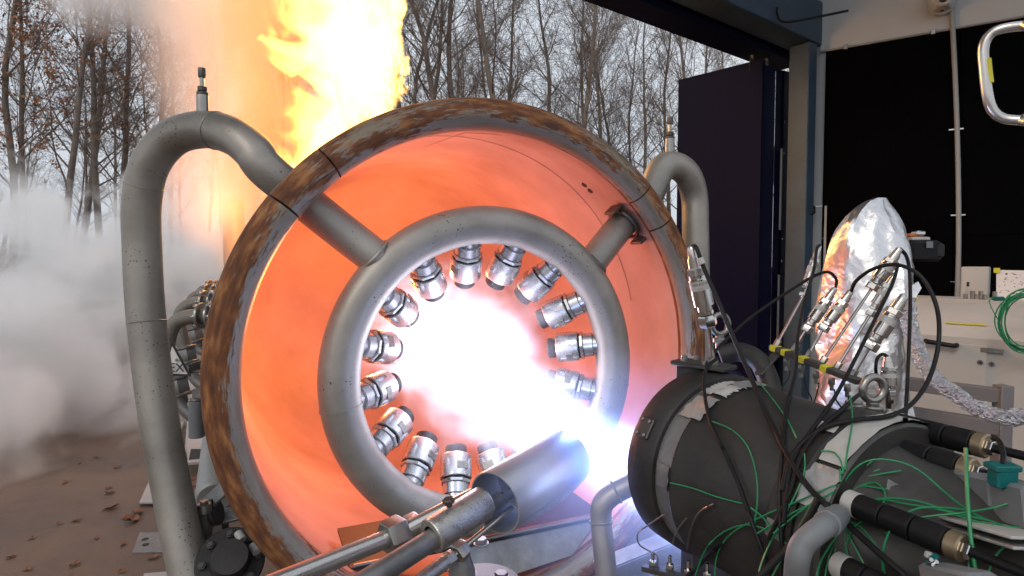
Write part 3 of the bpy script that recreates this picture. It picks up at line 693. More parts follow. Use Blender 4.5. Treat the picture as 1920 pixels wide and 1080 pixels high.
def smoke_shape(t, vec):
    sp = N(t, 'SeparateXYZ'); t.links.new(vec, sp.inputs[0]); X_, Y_, Z_ = sp.outputs
    e1 = ell(t, X_, Y_, Z_, (-2.35, 4.9, 3.2), (.75, .8, 1.7))
    e2 = ell(t, X_, Y_, Z_, (-3.0, 5.3, 4.3), (1.3, .9, .75))
    e = mth(t, 'MAXIMUM', e1, e2)
    n = nois(t, vec, 1.1, 5, .5)
    s_ = mth(t, 'ADD', e, mth(t, 'MULTIPLY', mth(t, 'SUBTRACT', n, .5), 2.2))
    return mth(t, 'MULTIPLY', mrange(t, s_, .1, 1.0, 0, 1, True), mrange(t, X_, -1.5, -2.1, 0, 1, True))
tag(smoke('fire_smoke', (-4.6, 4.0, 1.4), (-1.45, 6.4, 5.4), (.95, .9, .87), 2.4, smoke_shape, 1.0), 'orange lit smoke drifting off the left side of the stack fire', 'smoke', None, 'stuff')

# ================================================================== COMBUSTION CHAMBER
CH = V((0, 0, .022))
def AC(t, r=0.0, ang=0.0): return A(t, r, ang) + CH
cham = thing('combustion_chamber', 'dark steel combustion chamber on the right firing into the shroud', 'combustion chamber', V((AC(1.1).x, AC(1.1).y, 0)))
T0 = 1.015
def hit(px, py):
    """distance at which the line of sight meets the chamber's outside, or None"""
    d = ray(px, py); best = None
    for (ta, tb, rc) in ((T0, T0 + .12, .160), (T0 + .11, T0 + .2, .154), (T0 + .195, T0 + .29, .147), (T0 + .285, T0 + .375, .156), (T0 + .37, T0 + .62, .121)):
        o = CL - C0 - CH; o_p = o - AX * o.dot(AX); d_p = d - AX * d.dot(AX)
        a, b, c = d_p.dot(d_p), 2 * o_p.dot(d_p), o_p.dot(o_p) - rc * rc
        q = b * b - 4 * a * c
        if q <= 0: continue
        k = (-b - math.sqrt(q)) / (2 * a); tt_ = (o + d * k).dot(AX)
        if k > 0 and ta - .01 <= tt_ <= tb and (best is None or k < best): best = k
    return best
m = MB(); m.lathe(AC(T0), AX, [(.10, .09), (.0, .10), (.0, .143), (.006, .155), (.012, .158), (.062, .158), (.070, .153), (.071, .146)], 80); m.build('mouth_flange', M_dark, cham)
m = MB(); m.lathe(AC(T0), AX, [(.069, .146), (.0695, .1465), (.075, .1465), (.105, .1475), (.107, .150), (.11, .1505)], 80); m.build('bare_band', M_bare, cham)
m = MB(); m.lathe(AC(T0), AX, [(.1095, .149), (.112, .1515), (.20, .1455), (.29, .1385), (.295, .135)], 80); m.build('barrel', M_dark, cham)
m = MB(); m.lathe(AC(T0), AX, [(.292, .13), (.293, .148), (.297, .152), (.326, .152), (.330, .148), (.331, .13)], 80); m.build('rear_flange', M_dark, cham)
m = MB(); m.lathe(AC(T0), AX, [(.330, .13), (.332, .147), (.336, .150), (.366, .150), (.370, .146), (.371, .06)], 80); m.build('rear_flange', M_darkm, cham)
m = MB(); m.lathe(AC(T0), AX, [(.368, .125), (.40, .118), (.47, .112), (.62, .112), (.62, .03)], 64); m.build('injector_body', M_darkm, cham)
for i in range(7):
    m = MB(); a0 = AC(T0 + .40 + i * .014, .1185 - i * .0007, 38); 
    m.tube([AC(T0 + .405 + i * .013, .1175 - .00035 * i, a) for a in range(28, 64, 4)], .003, 5); m.build('cooling_rib', M_gasket, cham)
# hinge plate on the flange edge
m = MB(); pz_ = AC(T0 + .037, .159, -62); m.box(pz_, (.030, .008, .036), (AX, (AC(0, 1, -62) - AC(0, 0)).normalized(), (AC(0, 1, 28) - AC(0, 0)).normalized()), .002); hp = m.build('side_plate', M_darkm, cham)
for sx in (-1, 1):
    for sz in (-1, 1):
        rr_ = (AC(0, 1, -62) - AC(0, 0)).normalized(); q = pz_ + AX * .009 * sx + (AC(0, 1, 28) - AC(0, 0)).normalized() * .012 * sz + rr_ * .004
        m = MB(); m.cyl(q, q + rr_ * .003, .0028, 8); m.build('screw', M_nut, hp)
# top bracket with bolts
bk = P(1318, 684, 1.06)
bx_ = (P(1378, 692, 1.02) - P(1270, 676, 1.10)).normalized(); by_ = ZU.cross(bx_).normalized(); bz_ = bx_.cross(by_)
m = MB(); m.box(bk, (.105, .052, .008), (bx_, by_, bz_), .003); brk = m.build('top_bracket', M_darkm, cham)
m = MB(); m.box(bk - bz_ * .022 - bx_ * .02, (.05, .035, .04), (bx_, by_, bz_), .003); m.build('bracket_foot', M_dark, cham)
for dx, dy in ((-.044, .012), (-.024, .018), (-.03, -.014), (.012, -.018)):
    q = bk + bx_ * dx + by_ * dy + bz_ * .004; m = MB(); m.cyl(q, q + bz_ * .007, .0055, 12); m.build('bolt', M_nut, brk)
# insulation hose behind bracket
m = MB(); m.tube(spline([P(1350, 668, 1.16), P(1385, 660, 1.15), P(1420, 675, 1.12), P(1440, 710, 1.09), P(1446, 740, 1.07)], 8), .019, 14); m.build('lagged_pipe', M_dark, cham)
# tape patches lying on the barrel
def patch(name, mt, t0, t1, a0, a1, lift=.0022, n=10, jag=0.0, seed=0):
    rg = random.Random(seed); vs = []; fs = []; K = 8
    for i in range(n + 1):
        ang = a0 + (a1 - a0) * i / n
        j0, j1 = rg.uniform(-jag, jag), rg.uniform(-jag, jag)
        for k in range(K + 1):
            tt_ = (t0 + j0) + ((t1 + j1) - (t0 + j0)) * k / K
            x = tt_ 
            rad = .1468 if x < .107 else (.1517 - max(0, x - .112) * .0745 if x < .292 else (.152 if x < .331 else .150))
            rad += lift + .0012 * mnoise.noise((ang * .2, tt_ * 60, seed))
            vs.append(AC(T0 + tt_, rad, ang))
    for i in range(n):
        for k in range(K): q = i * (K + 1) + k; fs.append((q, q + 1, q + K + 2, q + K + 1))
    m = MB(); m.add(vs, fs); return m.build(name, mt, cham)
patch('tape_patch', M_clear, .080, .135, -24, 2, .003, 22, .0045, 1)
patch('tape_patch', M_tape, .100, .140, -10, 10, .004, 10, .005, 2)
patch('tape_patch', M_tape, .082, .132, -46, -28, .004, 8, .003, 3)
patch('tape_patch', M_bare, .078, .112, -92, -78, .003, 6, .002, 4)
patch('tape_patch', M_clear, .298, .328, -28, -22, .003, 6, .001, 5)
patch('tape_patch', M_clear, .334, .368, -44, 22, .004, 14, .002, 6)
patch('tape_patch', M_tape, .332, .372, -66, -46, .004, 10, .002, 7)
patch('tape_patch', M_bare, .30, .326, -86, -78, .003, 6, .001, 8)
# insulated rods at the rear
def sleeve_rod(p, L, r, nseg):
    e = p + AX * L
    m = MB(); m.cyl(p - AX * .012, p + AX * .004, r * 1.04, 20); ro = m.build('rod_collar', M_clear, cham)
    for i in range(nseg):
        a_, b_ = p + AX * (L * i / nseg + .0008), p + AX * (L * (i + 1) / nseg - .0008)
        m = MB(); m.cyl(a_, b_, r, 20, bev=.0015); m.build('sleeve', M_black, ro)
    m = MB(); m.cyl(e, e + AX * .014, r * .98, 20); m.build('brass_end', M_brass, ro)
    m = MB(); m.hexa(e + AX * .014, e + AX * .021, r * .62); m.build('nut', M_chr, ro)
    m = MB(); m.cyl(e + AX * .02, e + AX * .09, r * .36, 12); m.build('lead', M_black, ro)
sleeve_rod(P(1682, 795, .80), .094, .0150, 3)
sleeve_rod(P(1648, 832, .76), .096, .0146, 3)
sleeve_rod(P(1606, 948, .665), .096, .0140, 3)
sleeve_rod(P(1586, 1066, .64), .07, .0135, 3)
# drain elbow and coolant pipe
m = MB(); m.tube(spline([P(1215, 895, 1.12), P(1185, 908, 1.12), P(1150, 926, 1.12), P(1130, 946, 1.12), P(1127, 975, 1.12), P(1133, 1040, 1.11), P(1142, 1120, 1.10)], 8), .0205, 20); el = m.build('drain_elbow', M_pipe, cham)
for (px, py, dd) in ((1155, 922, P(1150, 926, 1.12) - P(1185, 908, 1.12)), (1127, 978, P(1133, 1040, 1.11) - P(1127, 975, 1.12))):
    q = P(px, py, 1.12); x, y, z = basis(dd); m = MB(); m.tube([q + (x * math.cos(a) + y * math.sin(a)) * .0212 for a in np.linspace(0, 6.2832, 21)[:-1]], .0024, 6, closed=True); m.build('weld_bead', M_pipe, el)
CD = .60
m = MB(); m.tube(spline([P(1572, 966, CD + .05), P(1550, 983, CD), P(1525, 1002, CD - .01), P(1505, 1022, CD - .01), P(1496, 1048, CD - .01), P(1492, 1085, CD), P(1490, 1140, CD)], 8), .0118, 20); cp_ = m.build('coolant_pipe', M_grey, cham)
m = MB(); m.cyl(P(1562, 974, CD + .02), P(1550, 983, CD), .0135, 20); m.build('pipe_collar', M_grey, cp_)
# saddle under the chamber
for t in (1.05, 1.29):
    p = AC(t); m = MB(); m.bar(V((p.x, p.y, .45)), V((p.x, p.y, p.z - .13)), .10, .03, up=AX); m.build('saddle', M_darkm, cham)
m = MB(); m.bar(AC(.9) + V((0, 0, -.60)), AC(1.55) + V((0, 0, -.60)), .30, .05); m.build('base_beam', M_darkm, cham)
for t in (.95, 1.5):
    for s_ in (-.12, .12):
        p = AC(t) + XH * s_; m = MB(); m.bar(V((p.x, p.y, 0)), V((p.x, p.y, p.z - .62)), .05, .05, up=AX); m.build('stand_leg', M_darkm, cham)

def eyebolt(px, py, d, rr, tr, label, yaw):
    p = P(px, py, d); t = thing('eye_bolt', label, 'eye bolt', p - ZU * (rr + .03)); n = V((math.sin(yaw), -math.cos(yaw), 0)); x = V((math.cos(yaw), math.sin(yaw), 0))
    m = MB(); m.tube([p + (x * math.cos(a) + ZU * math.sin(a)) * rr for a in np.linspace(0, 6.2832, 29)[:-1]], tr, 12, closed=True); m.build('eye', M_nut, t)
    m = MB(); m.cyl(p - ZU * (rr + tr + .030), p - ZU * (rr + tr * .4), tr * 1.5, 16); m.cyl(p - ZU * (rr + tr + .012), p - ZU * (rr + tr + .002), tr * 2.4, 20); m.build('collar', M_nut, t)
eyebolt(1350, 608, 1.16, .0195, .0055, 'small steel eye bolt standing behind the tall pressure sensor', .3)
eyebolt(1637, 729, .86, .0175, .0058, 'thick steel lifting eye bolt on the rear chamber flange', .2)
m = MB(); m.cyl(P(1601, 785, .85), P(1601, 757, .85), .0135, 18); m.cyl(P(1601, 757, .85), P(1601, 752, .85), .0115, 18); tag(m.build('cap_bolt', M_nut), 'cylindrical cap bolt beside the thick eye bolt', 'bolt')

# ---------------------------------------------------------------- sensors
def sensor(name, label, base, b0, tip, d0, d1, r, rod=.0026, group=None, white=False, cat='sensor'):
    """base: foot of the thin tube, b0: start of the sensor body, tip: its cable end (pixels); d0, d1 distances"""
    pb = P(base[0], base[1], d0); p0 = P(b0[0], b0[1], d0 + (d1 - d0) * .5); p1 = P(tip[0], tip[1], d1)
    t = thing(name, label, cat, pb, group); ax = (p1 - p0); L = ax.length; ax.normalize()
    m = MB(); m.cyl(pb, p0 + ax * .002, rod, 10); m.build('tube', M_chr, t)
    m = MB(); m.hexa(pb + (p0 - pb).normalized() * -.004, pb + (p0 - pb).normalized() * .012, rod * 2.3); m.build('foot_nut', M_nut, t)
    m = MB(); m.hexa(p0, p0 + ax * L * .14, r * .92); m.hexa(p0 + ax * L * .15, p0 + ax * L * .20, r * .8); m.build('nut', M_chr, t)
    m = MB(); m.lathe(p0, ax, [(L * .20, .001), (L * .20, r * .72), (L * .26, r * .74), (L * .27, r), (L * .60, r), (L * .61, r * .9), (L * .64, r * .9), (L * .64, .001)], 24); b = m.build('body', M_chr if not white else M_pol, t)
    m = MB(); m.hexa(p0 + ax * L * .64, p0 + ax * L * .74, r * .98); m.build('collar_nut', M_pol, t)
    m = MB(); m.lathe(p0, ax, [(L * .74, r * .72), (L * .86, r * .66), (L * .87, r * .56), (L * .98, r * .48), (L, r * .36), (L, .001)], 20); m.build('cable_gland', M_pol, t)
    m = MB(); m.lathe(p0, ax, [(L * .47, r * 1.01), (L * .58, r * 1.01)], 24); m.build('label_band', M_clear, b)
    return t, p0, ax, L
sensor('pressure_sensor', 'slim steel pressure sensor nearest the column, farthest along the yellow marked bar', (1455, 648), (1505, 556), (1537, 460), 1.12, 1.12, .0088)
sensor('pressure_sensor', 'steel pressure sensor with its cable arching left, second on the marked bar', (1488, 656), (1509, 622), (1566, 540), 1.10, 1.08, .0112)
sensor('pressure_sensor', 'steel pressure sensor in front of the foil cover, third on the marked bar', (1515, 668), (1541, 620), (1596, 545), 1.07, 1.05, .0112)
sensor('pressure_sensor', 'highest steel pressure sensor on a long tube before the foil cover top', (1541, 680), (1633, 543), (1687, 466), 1.05, 1.02, .0125)
sensor('pressure_sensor', 'slim steel pressure sensor just below the highest one', (1568, 691), (1630, 592), (1679, 512), 1.02, .99, .009)
sensor('pressure_sensor', 'thickest steel pressure sensor with a pale label, nearest end of the marked bar', (1598, 706), (1628, 655), (1697, 553), .98, .95, .0138)
# tall transmitter on the bracket with print on its label
t0_, pp, ax_, L_ = sensor('pressure_transmitter', 'tall steel pressure transmitter with printed label standing on the top bracket', (1338, 684), (1329, 612), (1296, 462), 1.03, 1.0, .0168, rod=.0042)
cv = (CL - (pp + ax_ * L_ * .525)).normalized(); cx_ = (ax_ * -1).cross(cv).normalized() * -1; nz_ = (cv - ax_ * cv.dot(ax_)).normalized(); xx_ = ax_.cross(nz_).normalized()
def bent_text(txt, size, frac, name):
    o = text_mesh(name, txt, size, Matrix.Identity(4), M_ink, t0_, ext=.00005)
    base = wloc[t0_.name]; rr = .0168 * 1.02
    for v in o.data.vertices:
        lx, ly, lz = (v.co + base)          # undo the shift made for the parent
        a = lx / rr
        q = pp + ax_ * (L_ * frac) + ax_ * ly + (nz_ * math.cos(a) + xx_ * math.sin(a)) * (rr + lz * .5)
        v.co = q - base
bent_text('DEKKO V', .0066, .545, 'print'); bent_text('sensor', .003, .495, 'print')
t8, *_ = sensor('pressure_sensor', 'upright steel sensor standing right of the thick eye bolt', (1670, 782), (1668, 742), (1664, 668), .88, .88, .0105, rod=.006)
# manifold bar with yellow tape
bar = thing('sensor_bar', 'dark flat bar with yellow tape carrying the row of sensor tubes', 'bar', P(1530, 690, 1.05))
p0, p1 = P(1446, 650, 1.13), P(1612, 716, .96)
m = MB(); m.bar(p0, p1, .016, .010, bev=.0015); m.build('flat_bar', M_darkm, bar)
bd_ = (p1 - p0).normalized()
for f, L_ in ((.02, .014), (.16, .010), (.37, .014), (.62, .014)):
    q = p0 + (p1 - p0) * f; m = MB(); m.bar(q, q + bd_ * L_, .0175, .0115, bev=.001); m.build('yellow_tape', M_yellow, bar)
m = MB(); m.bar(P(1462, 656, 1.12), P(1422, 702, 1.08), .016, .005, bev=.001); m.build('arm', M_darkm, bar)
for f in (.2, .38, .55, .72, .88):
    q = p0 + (p1 - p0) * f - ZU * .012; m = MB(); m.hexa(q, q - ZU * .012, .006); m.cyl(q - ZU * .012, q - ZU * .022, .0035, 8); m.build('port_nut', M_nut, bar)
for f, dx in ((.25, -.05), (.42, .02), (.58, -.02), (.75, .03), (.9, -.04)):
    q = p0 + (p1 - p0) * f - ZU * .03
    m = MB(); m.tube(spline([q, q - ZU * .02 + XH * dx * .2, q - ZU * .045 + XH * dx, q - ZU * .06 + XH * dx * 1.4 + AX * -.02], 6), .0013, 6); m.build('capillary', M_gasket, bar)

# ---------------------------------------------------------------- black cables
def cable(name, label, pts, r, mt=None, cat='cable', n=10, sides=10):
    sp_ = spline(pts, n)
    lim = []
    for q in sp_:
        h = hit(q.x, q.y); lim.append(q.z if h is None else min(q.z, h - r * 1.15))
    sm_ = []
    for i in range(len(lim)):
        a, b = max(0, i - 4), min(len(lim), i + 5); sm_.append(min(lim[i], sum(lim[a:b]) / (b - a)))
    if mt is None: r *= .68
    m = MB(); m.tube([P(q.x, q.y, d) for q, d in zip(sp_, sm_)], r, sides); return tag(m.build(name, mt or M_black), label, cat)
cable('sensor_cable', 'thick black cable running from the tall transmitter diagonally to the bottom right', [(1299, 462, 1.0), (1306, 466, .985), (1322, 508, .975), (1345, 560, .96), (1368, 616, .94), (1396, 680, .9), (1432, 762, .84), (1470, 842, .79), (1515, 912, .74), (1570, 965, .68), (1640, 1030, .62), (1720, 1100, .58)], .0052)
cable('sensor_cable', 'black cable looping down the barrel from the bracket', [(1345, 672, 1.0), (1325, 690, .98), (1320, 730, .94), (1332, 790, .9), (1360, 850, .87), (1386, 910, .84), (1412, 985, .8), (1440, 1060, .76), (1455, 1110, .74)], .0042)
cable('sensor_cable', 'black cable hanging from the slim sensor nearest the column', [(1537, 460, 1.12), (1531, 468, 1.1), (1526, 505, 1.07), (1506, 575, 1.03), (1495, 640, .99), (1491, 700, .94), (1474, 770, .89), (1466, 850, .84), (1461, 940, .8), (1466, 1020, .76), (1470, 1100, .74)], .0042)
cable('sensor_cable', 'black cable arching left from the second sensor towards the bracket', [(1566, 541, 1.08), (1568, 524, 1.08), (1552, 510, 1.08), (1520, 521, 1.09), (1470, 552, 1.1), (1410, 594, 1.1), (1365, 634, 1.09), (1340, 660, 1.06), (1325, 690, 1.02)], .004)
cable('sensor_cable', 'black cable making one big round loop before the grey cabinet', [(1596, 546, 1.05), (1606, 526, 1.03), (1640, 503, 1.0), (1685, 497, .96), (1728, 520, .93), (1756, 575, .91), (1760, 640, .9), (1744, 705, .88), (1712, 755, .86), (1670, 779, .84), (1610, 787, .82), (1550, 800, .82), (1505, 830, .82), (1480, 865, .8), (1466, 920, .78)], .0046)
cable('sensor_cable', 'black cable dropping from the highest sensor behind the marked bar', [(1683, 500, .99), (1672, 535, .96), (1640, 600, .93), (1600, 680, .9), (1565, 745, .87), (1530, 795, .84), (1495, 845, .82), (1478, 900, .79), (1470, 980, .76)], .0042)
cable('sensor_cable', 'black cable hanging straight down behind the thickest sensor', [(1687, 466, 1.02), (1700, 482, 1.02), (1706, 520, 1.02), (1706, 600, 1.0), (1702, 700, .97), (1697, 800, .95)], .0044)
cable('sensor_cable', 'black cable crossing the barrel towards the lower flange bundle', [(1610, 740, .85), (1570, 775, .84), (1530, 812, .83), (1500, 860, .82), (1478, 930, .79), (1440, 1010, .76)], .0042)
cable('sensor_cable', 'short black cable crook on the upright sensor', [(1664, 669, .88), (1655, 664, .88), (1645, 672, .88), (1642, 690, .88), (1644, 708, .89)], .0036)
cable('sensor_cable', 'thick black cable slanting past the coolant pipe to the bottom edge', [(1535, 935, .73), (1505, 990, .71), (1470, 1035, .69), (1420, 1085, .68)], .0062)
cable('sensor_cable', 'black cable slanting under the barrel at the bottom edge', [(1352, 1018, .92), (1320, 1050, .9), (1280, 1090, .88)], .005)
m = MB(); m.cyl(P(1312, 484, .977), P(1317, 496, .975), .0062, 12); tag(m.build('cable_marker', M_clear), 'white marker sleeve on the transmitter cable', 'cable marker')

# ---------------------------------------------------------------- green wires
GW = [
 ('green wire curving down the middle of the black barrel', [(1335, 790, .985), (1372, 806, .955), (1402, 838, .925), (1418, 890, .89), (1420, 940, .865), (1414, 985, .85)], 1),
 ('short green wire high on the barrel beside the thick black cable', [(1423, 716, .99), (1452, 752, .95), (1478, 790, .91), (1494, 822, .88)], 1),
 ('green wire on the bare patch low on the barrel', [(1256, 905, 1.02), (1300, 916, .985), (1345, 932, .95), (1392, 944, .91)], 1),
 ('green wire continuing under the black cable low on the barrel', [(1408, 952, .90), (1432, 972, .87), (1450, 1000, .84)], 1),
 ('longest green wire sweeping from the bottom edge up to the wire bundle', [(1340, 1090, .84), (1345, 1040, .84), (1372, 1000, .83), (1430, 968, .81), (1500, 938, .77), (1560, 912, .73), (1620, 895, .71), (1690, 882, .69)], 1),
 ('green wire rising past the cap bolt at the flange top', [(1594, 742, .84), (1598, 790, .8), (1588, 850, .77), (1578, 930, .73), (1570, 1000, .70), (1560, 1090, .67)], 1),
 ('green wire dropping from the dark flange to the lower left', [(1508, 850, .82), (1508, 885, .80), (1490, 930, .78), (1460, 985, .75), (1430, 1050, .72), (1418, 1095, .71)], 1),
 ('green wire leaving the small white tape square', [(1540, 845, .79), (1566, 850, .77), (1580, 880, .75), (1578, 950, .71), (1586, 1020, .68), (1602, 1095, .66)], 1),
 ('thick green wire standing straight up before the rear rods', [(1811, 840, .60), (1812, 880, .59), (1816, 960, .57), (1822, 1020, .56), (1832, 1095, .55)], 2),
 ('green wire arching highest over the rear sleeves', [(1560, 960, .70), (1582, 905, .69), (1618, 868, .68), (1665, 862, .67), (1720, 880, .655), (1780, 930, .635), (1830, 965, .62), (1880, 985, .61)], 1),
 ('green wire ending under the torn tape on the injector', [(1450, 1000, .76), (1520, 945, .735), (1580, 918, .715), (1620, 912, .71), (1662, 918, .70)], 1),
 ('green wire arching from the bundle to the tape strip', [(1578, 975, .70), (1620, 945, .69), (1665, 934, .68), (1730, 942, .66), (1800, 968, .63), (1860, 984, .61), (1925, 990, .6)], 1),
 ('green wire arching just below the tape strip wire', [(1578, 985, .70), (1610, 952, .69), (1650, 937, .675), (1700, 945, .66), (1760, 955, .64), (1850, 975, .615)], 1),
 ('green wire bowed upward near the bottom edge below the sleeves', [(1655, 1070, .62), (1656, 1030, .62), (1675, 985, .62), (1715, 955, .62), (1770, 952, .62), (1830, 958, .61)], 1),
 ('green wire falling from the bundle to a bare end', [(1578, 972, .70), (1610, 985, .685), (1640, 1020, .67), (1656, 1060, .66), (1660, 1085, .65)], 1),
 ('green wire in the bundle hanging nearest the coolant pipe', [(1530, 930, .735), (1500, 985, .72), (1470, 1040, .70), (1440, 1095, .69)], 1),
 ('green wire crossing from the bundle down past the coolant pipe foot', [(1640, 860, .70), (1585, 910, .71), (1545, 960, .71), (1510, 1020, .70), (1470, 1095, .68)], 1),
 ('green wire dropping in front of the coolant pipe elbow', [(1577, 930, .715), (1572, 985, .70), (1553, 1050, .68), (1545, 1095, .67)], 1),
 ('green wire curving down at the far right bottom corner', [(1925, 1002, .58), (1895, 1015, .58), (1865, 1045, .58), (1848, 1090, .58)], 1),
 ('green wire falling through the bundle towards the bottom middle', [(1575, 880, .735), (1577, 950, .715), (1590, 1000, .7), (1620, 1060, .68), (1628, 1095, .67)], 1),
 ('green wire looping low across the front of the barrel', [(1300, 1090, .88), (1330, 1020, .87), (1390, 985, .84), (1450, 1000, .8), (1500, 1050, .74), (1520, 1095, .7)], 1),
 ('green wire drawn straight from the barrel middle to the bundle', [(1420, 1000, .84), (1480, 965, .79), (1540, 935, .74), (1600, 900, .71), (1650, 880, .7)], 1),
 ('green wire making a small loop under the white flange tape', [(1576, 960, .7), (1600, 920, .7), (1640, 905, .69), (1660, 930, .68), (1640, 965, .68), (1600, 990, .69), (1585, 1040, .68), (1590, 1095, .67)], 1),
 ('green wire hanging between the coolant pipe and the lowest sleeve', [(1580, 990, .69), (1552, 1030, .64), (1536, 1060, .6), (1530, 1095, .58)], 1),
 ('green wire bowed far right over the tape strip to the edge', [(1660, 1000, .64), (1720, 972, .62), (1800, 962, .6), (1870, 950, .58), (1930, 930, .57)], 1),
 ('green wire hanging beside the thick upright green wire', [(1818, 1010, .60), (1816, 1050, .6), (1818, 1095, .6)], 1),
]
for lb, pts, k in GW: cable('thermocouple_wire', lb, pts, .00105 if k == 1 else .0019, M_wire, 'wire', 8, 6)
for lb, pts in (('thin grey probe wire bending off the lower barrel edge', [(1245, 965, 1.0), (1215, 985, 1.0), (1196, 1000, 1.0), (1198, 1020, 1.0), (1215, 1032, 1.0), (1232, 1042, .99), (1233, 1062, .99)]),
                ('short thin probe wire on the lower barrel', [(1287, 972, .99), (1270, 995, .985), (1261, 1018, .98)]),
                ('thin curved probe wire beneath the barrel', [(1338, 945, .94), (1312, 960, .945), (1296, 990, .95), (1288, 1030, .95)])):
    cable('probe_wire', lb, pts, .0014, M_nut, 'wire', 8, 6)
# lower sensor bar at the bottom edge
lb_ = thing('sensor_bar', 'dark flat bar with small hex nuts at the bottom edge under the barrel', 'bar', P(1240, 1075, .98))
m = MB(); m.bar(P(1206, 1064, 1.0), P(1330, 1096, .92), .014, .009, bev=.001); m.build('flat_bar', M_darkm, lb_)
for px, py, d in ((1224, 1060, .99), (1256, 1066, .97), (1290, 1076, .95), (1326, 1082, .93)):
    q = P(px, py, d); m = MB(); m.hexa(q - ZU * .006, q + ZU * .008, .0065); m.cyl(q + ZU * .008, q + ZU * .022, .0028, 8); m.build('port_nut', M_chr, lb_)

# ================================================================== IGNITER
ig = thing('igniter_torch', 'steel igniter torch with a wide blued open tube pointing at the flame', 'igniter', V((P(870, 1000, 1.28).x, P(870, 1000, 1.28).y, .9)))
c_f, c_b = P(927, 943, 1.16), P(1062, 857, 1.36)
ca = (c_b - c_f); CLn = ca.length; ca.normalize()
m = MB(); m.lathe(c_f, ca, [(0, .0598), (0, .0628), (.002, .0634), (CLn - .002, .0634), (CLn, .0628), (CLn, .0598), (0.0005, .0598)], 64); can = m.build('shield_tube', M_can, ig)
x, y, z = basis(ca)
for a in (75, 200, 318):
    v = x * math.cos(R(a)) + y * math.sin(R(a)); m = MB(); m.bar(c_f + ca * .09 + v * .012, c_f + ca * .09 + v * .0596, .003, .13, up=ca, bev=.0005); m.build('vane', M_bare, can)
m = MB(); m.cyl(c_f - ca * .03, c_f + ca * .17, .0145, 20); nt_ = m.build('gas_tube', M_bare, ig)
for i in range(5):
    for a in (40, 110, 250):
        v = x * math.cos(R(a)) + y * math.sin(R(a)); q = c_f + ca * (.02 + i * .022) + v * .0143; m = MB(); m.cyl(q, q + v * .001, .0028, 8); m.build('hole', M_gasket, nt_)
s0, s1 = P(808, 1006, 1.06), P(908, 941, 1.15)
m = MB(); m.lathe(s0, s1 - s0, [(0, .019), (0, .0305), (.002, .032), ((s1 - s0).length - .004, .032), ((s1 - s0).length, .030), ((s1 - s0).length, .012)], 40); m.build('holder_sleeve', M_cast, ig)
sd_ = (s1 - s0).normalized(); su = (ZU - sd_ * ZU.dot(sd_)).normalized()
q = s0 + (s1 - s0) * .38 + su * .034; m = MB(); m.cyl(q, q + su * .006, .006, 12); m.hexa(q + su * .006, q + su * .015, .0115); m.build('set_screw', M_darkm, ig)
def pipe(pts, r, name, mt): m = MB(); m.tube([P(*p) for p in pts], r, 20); return m.build(name, mt, ig)
pipe([(500, 1100, .98), (740, 1004, 1.18)], .0178, 'gas_pipe', M_pol)
pipe([(740, 1004, 1.18), (895, 926, 1.235)], .0165, 'gas_pipe', M_pol)
pipe([(640, 1120, .90), (840, 993, 1.09)], .0192, 'gas_pipe', M_bare)
pipe([(760, 1110, 1.04), (848, 1044, 1.13)], .0138, 'gas_pipe', M_cast)
pipe([(848, 1044, 1.13), (962, 950, 1.20)], .0055, 'igniter_rod', M_pol)
for (a_, b_, r) in (((722, 1012, 1.165), (757, 995, 1.195), .036), ((762, 992, 1.20), (786, 981, 1.218), .0265), ((836, 1052, 1.118), (850, 1042, 1.13), .0150), ((856, 1040, 1.135), (872, 1024, 1.152), .020)):
    m = MB(); m.hexa(P(*a_), P(*b_), r); m.build('union_nut', M_nut if r > .03 else M_cast, ig)
m = MB(); q = P(866, 1040, 1.155); m.tube([q, q - ZU * .03, q - ZU * .12], [.016, .026, .03], 20); m.build('clamp_post', M_bare, ig)
m = MB(); m.lathe(P(852, 1076, 1.22) - ZU * .02, ZU, [(0, .05), (.012, .052), (.014, .044), (.014, .03)], 28); m.build('swivel_seat', M_bare, ig)
# round foot plate with bolts
fpz = P(905, 1078, 1.36)
m = MB(); m.lathe(fpz - ZU * .03, ZU, [(0, .001), (0, .088), (.002, .0895), (.010, .0895), (.012, .088), (.012, .001)], 48); fp = m.build('foot_plate', M_darkm, ig)
for px, py in ((902, 1020), (940, 1085)):
    q = Pz(px, py, fpz.z - .015); m = MB(); m.cyl(q, q + ZU * .004, .021, 18); m.hexa(q + ZU * .004, q + ZU * .016, .016); m.build('bolt', M_bare, fp)
m = MB(); m.bar(V((fpz.x, fpz.y, 0)), V((fpz.x, fpz.y, fpz.z - .032)), .06, .06); m.build('stand', M_darkm, ig)
# steel channel beams under the chamber
for k, (a_, b_) in enumerate((((1120, 1062, 1.30), (1310, 985, 1.36)), ((1130, 1100, 1.28), (1320, 1030, 1.34)))):
    p0, p1 = P(*a_), P(*b_); fb = thing('channel_beam', ['upper grey steel channel beam below the barrel', 'lower grey steel channel beam at the bottom edge below the barrel'][k], 'beam', (p0 + p1) / 2)
    m = MB(); m.bar(p0, p1, .05, .004); m.bar(p0 - ZU * .024 + AX * .025, p1 - ZU * .024 + AX * .025, .004, .045); m.build('channel', M_bare, fb)
    m = MB(); q = (p0 + p1) / 2 - AX * .03; m.bar(V((q.x, q.y, 0)), V((q.x, q.y, q.z - .01)), .05, .05); m.build('leg', M_darkm, fb)

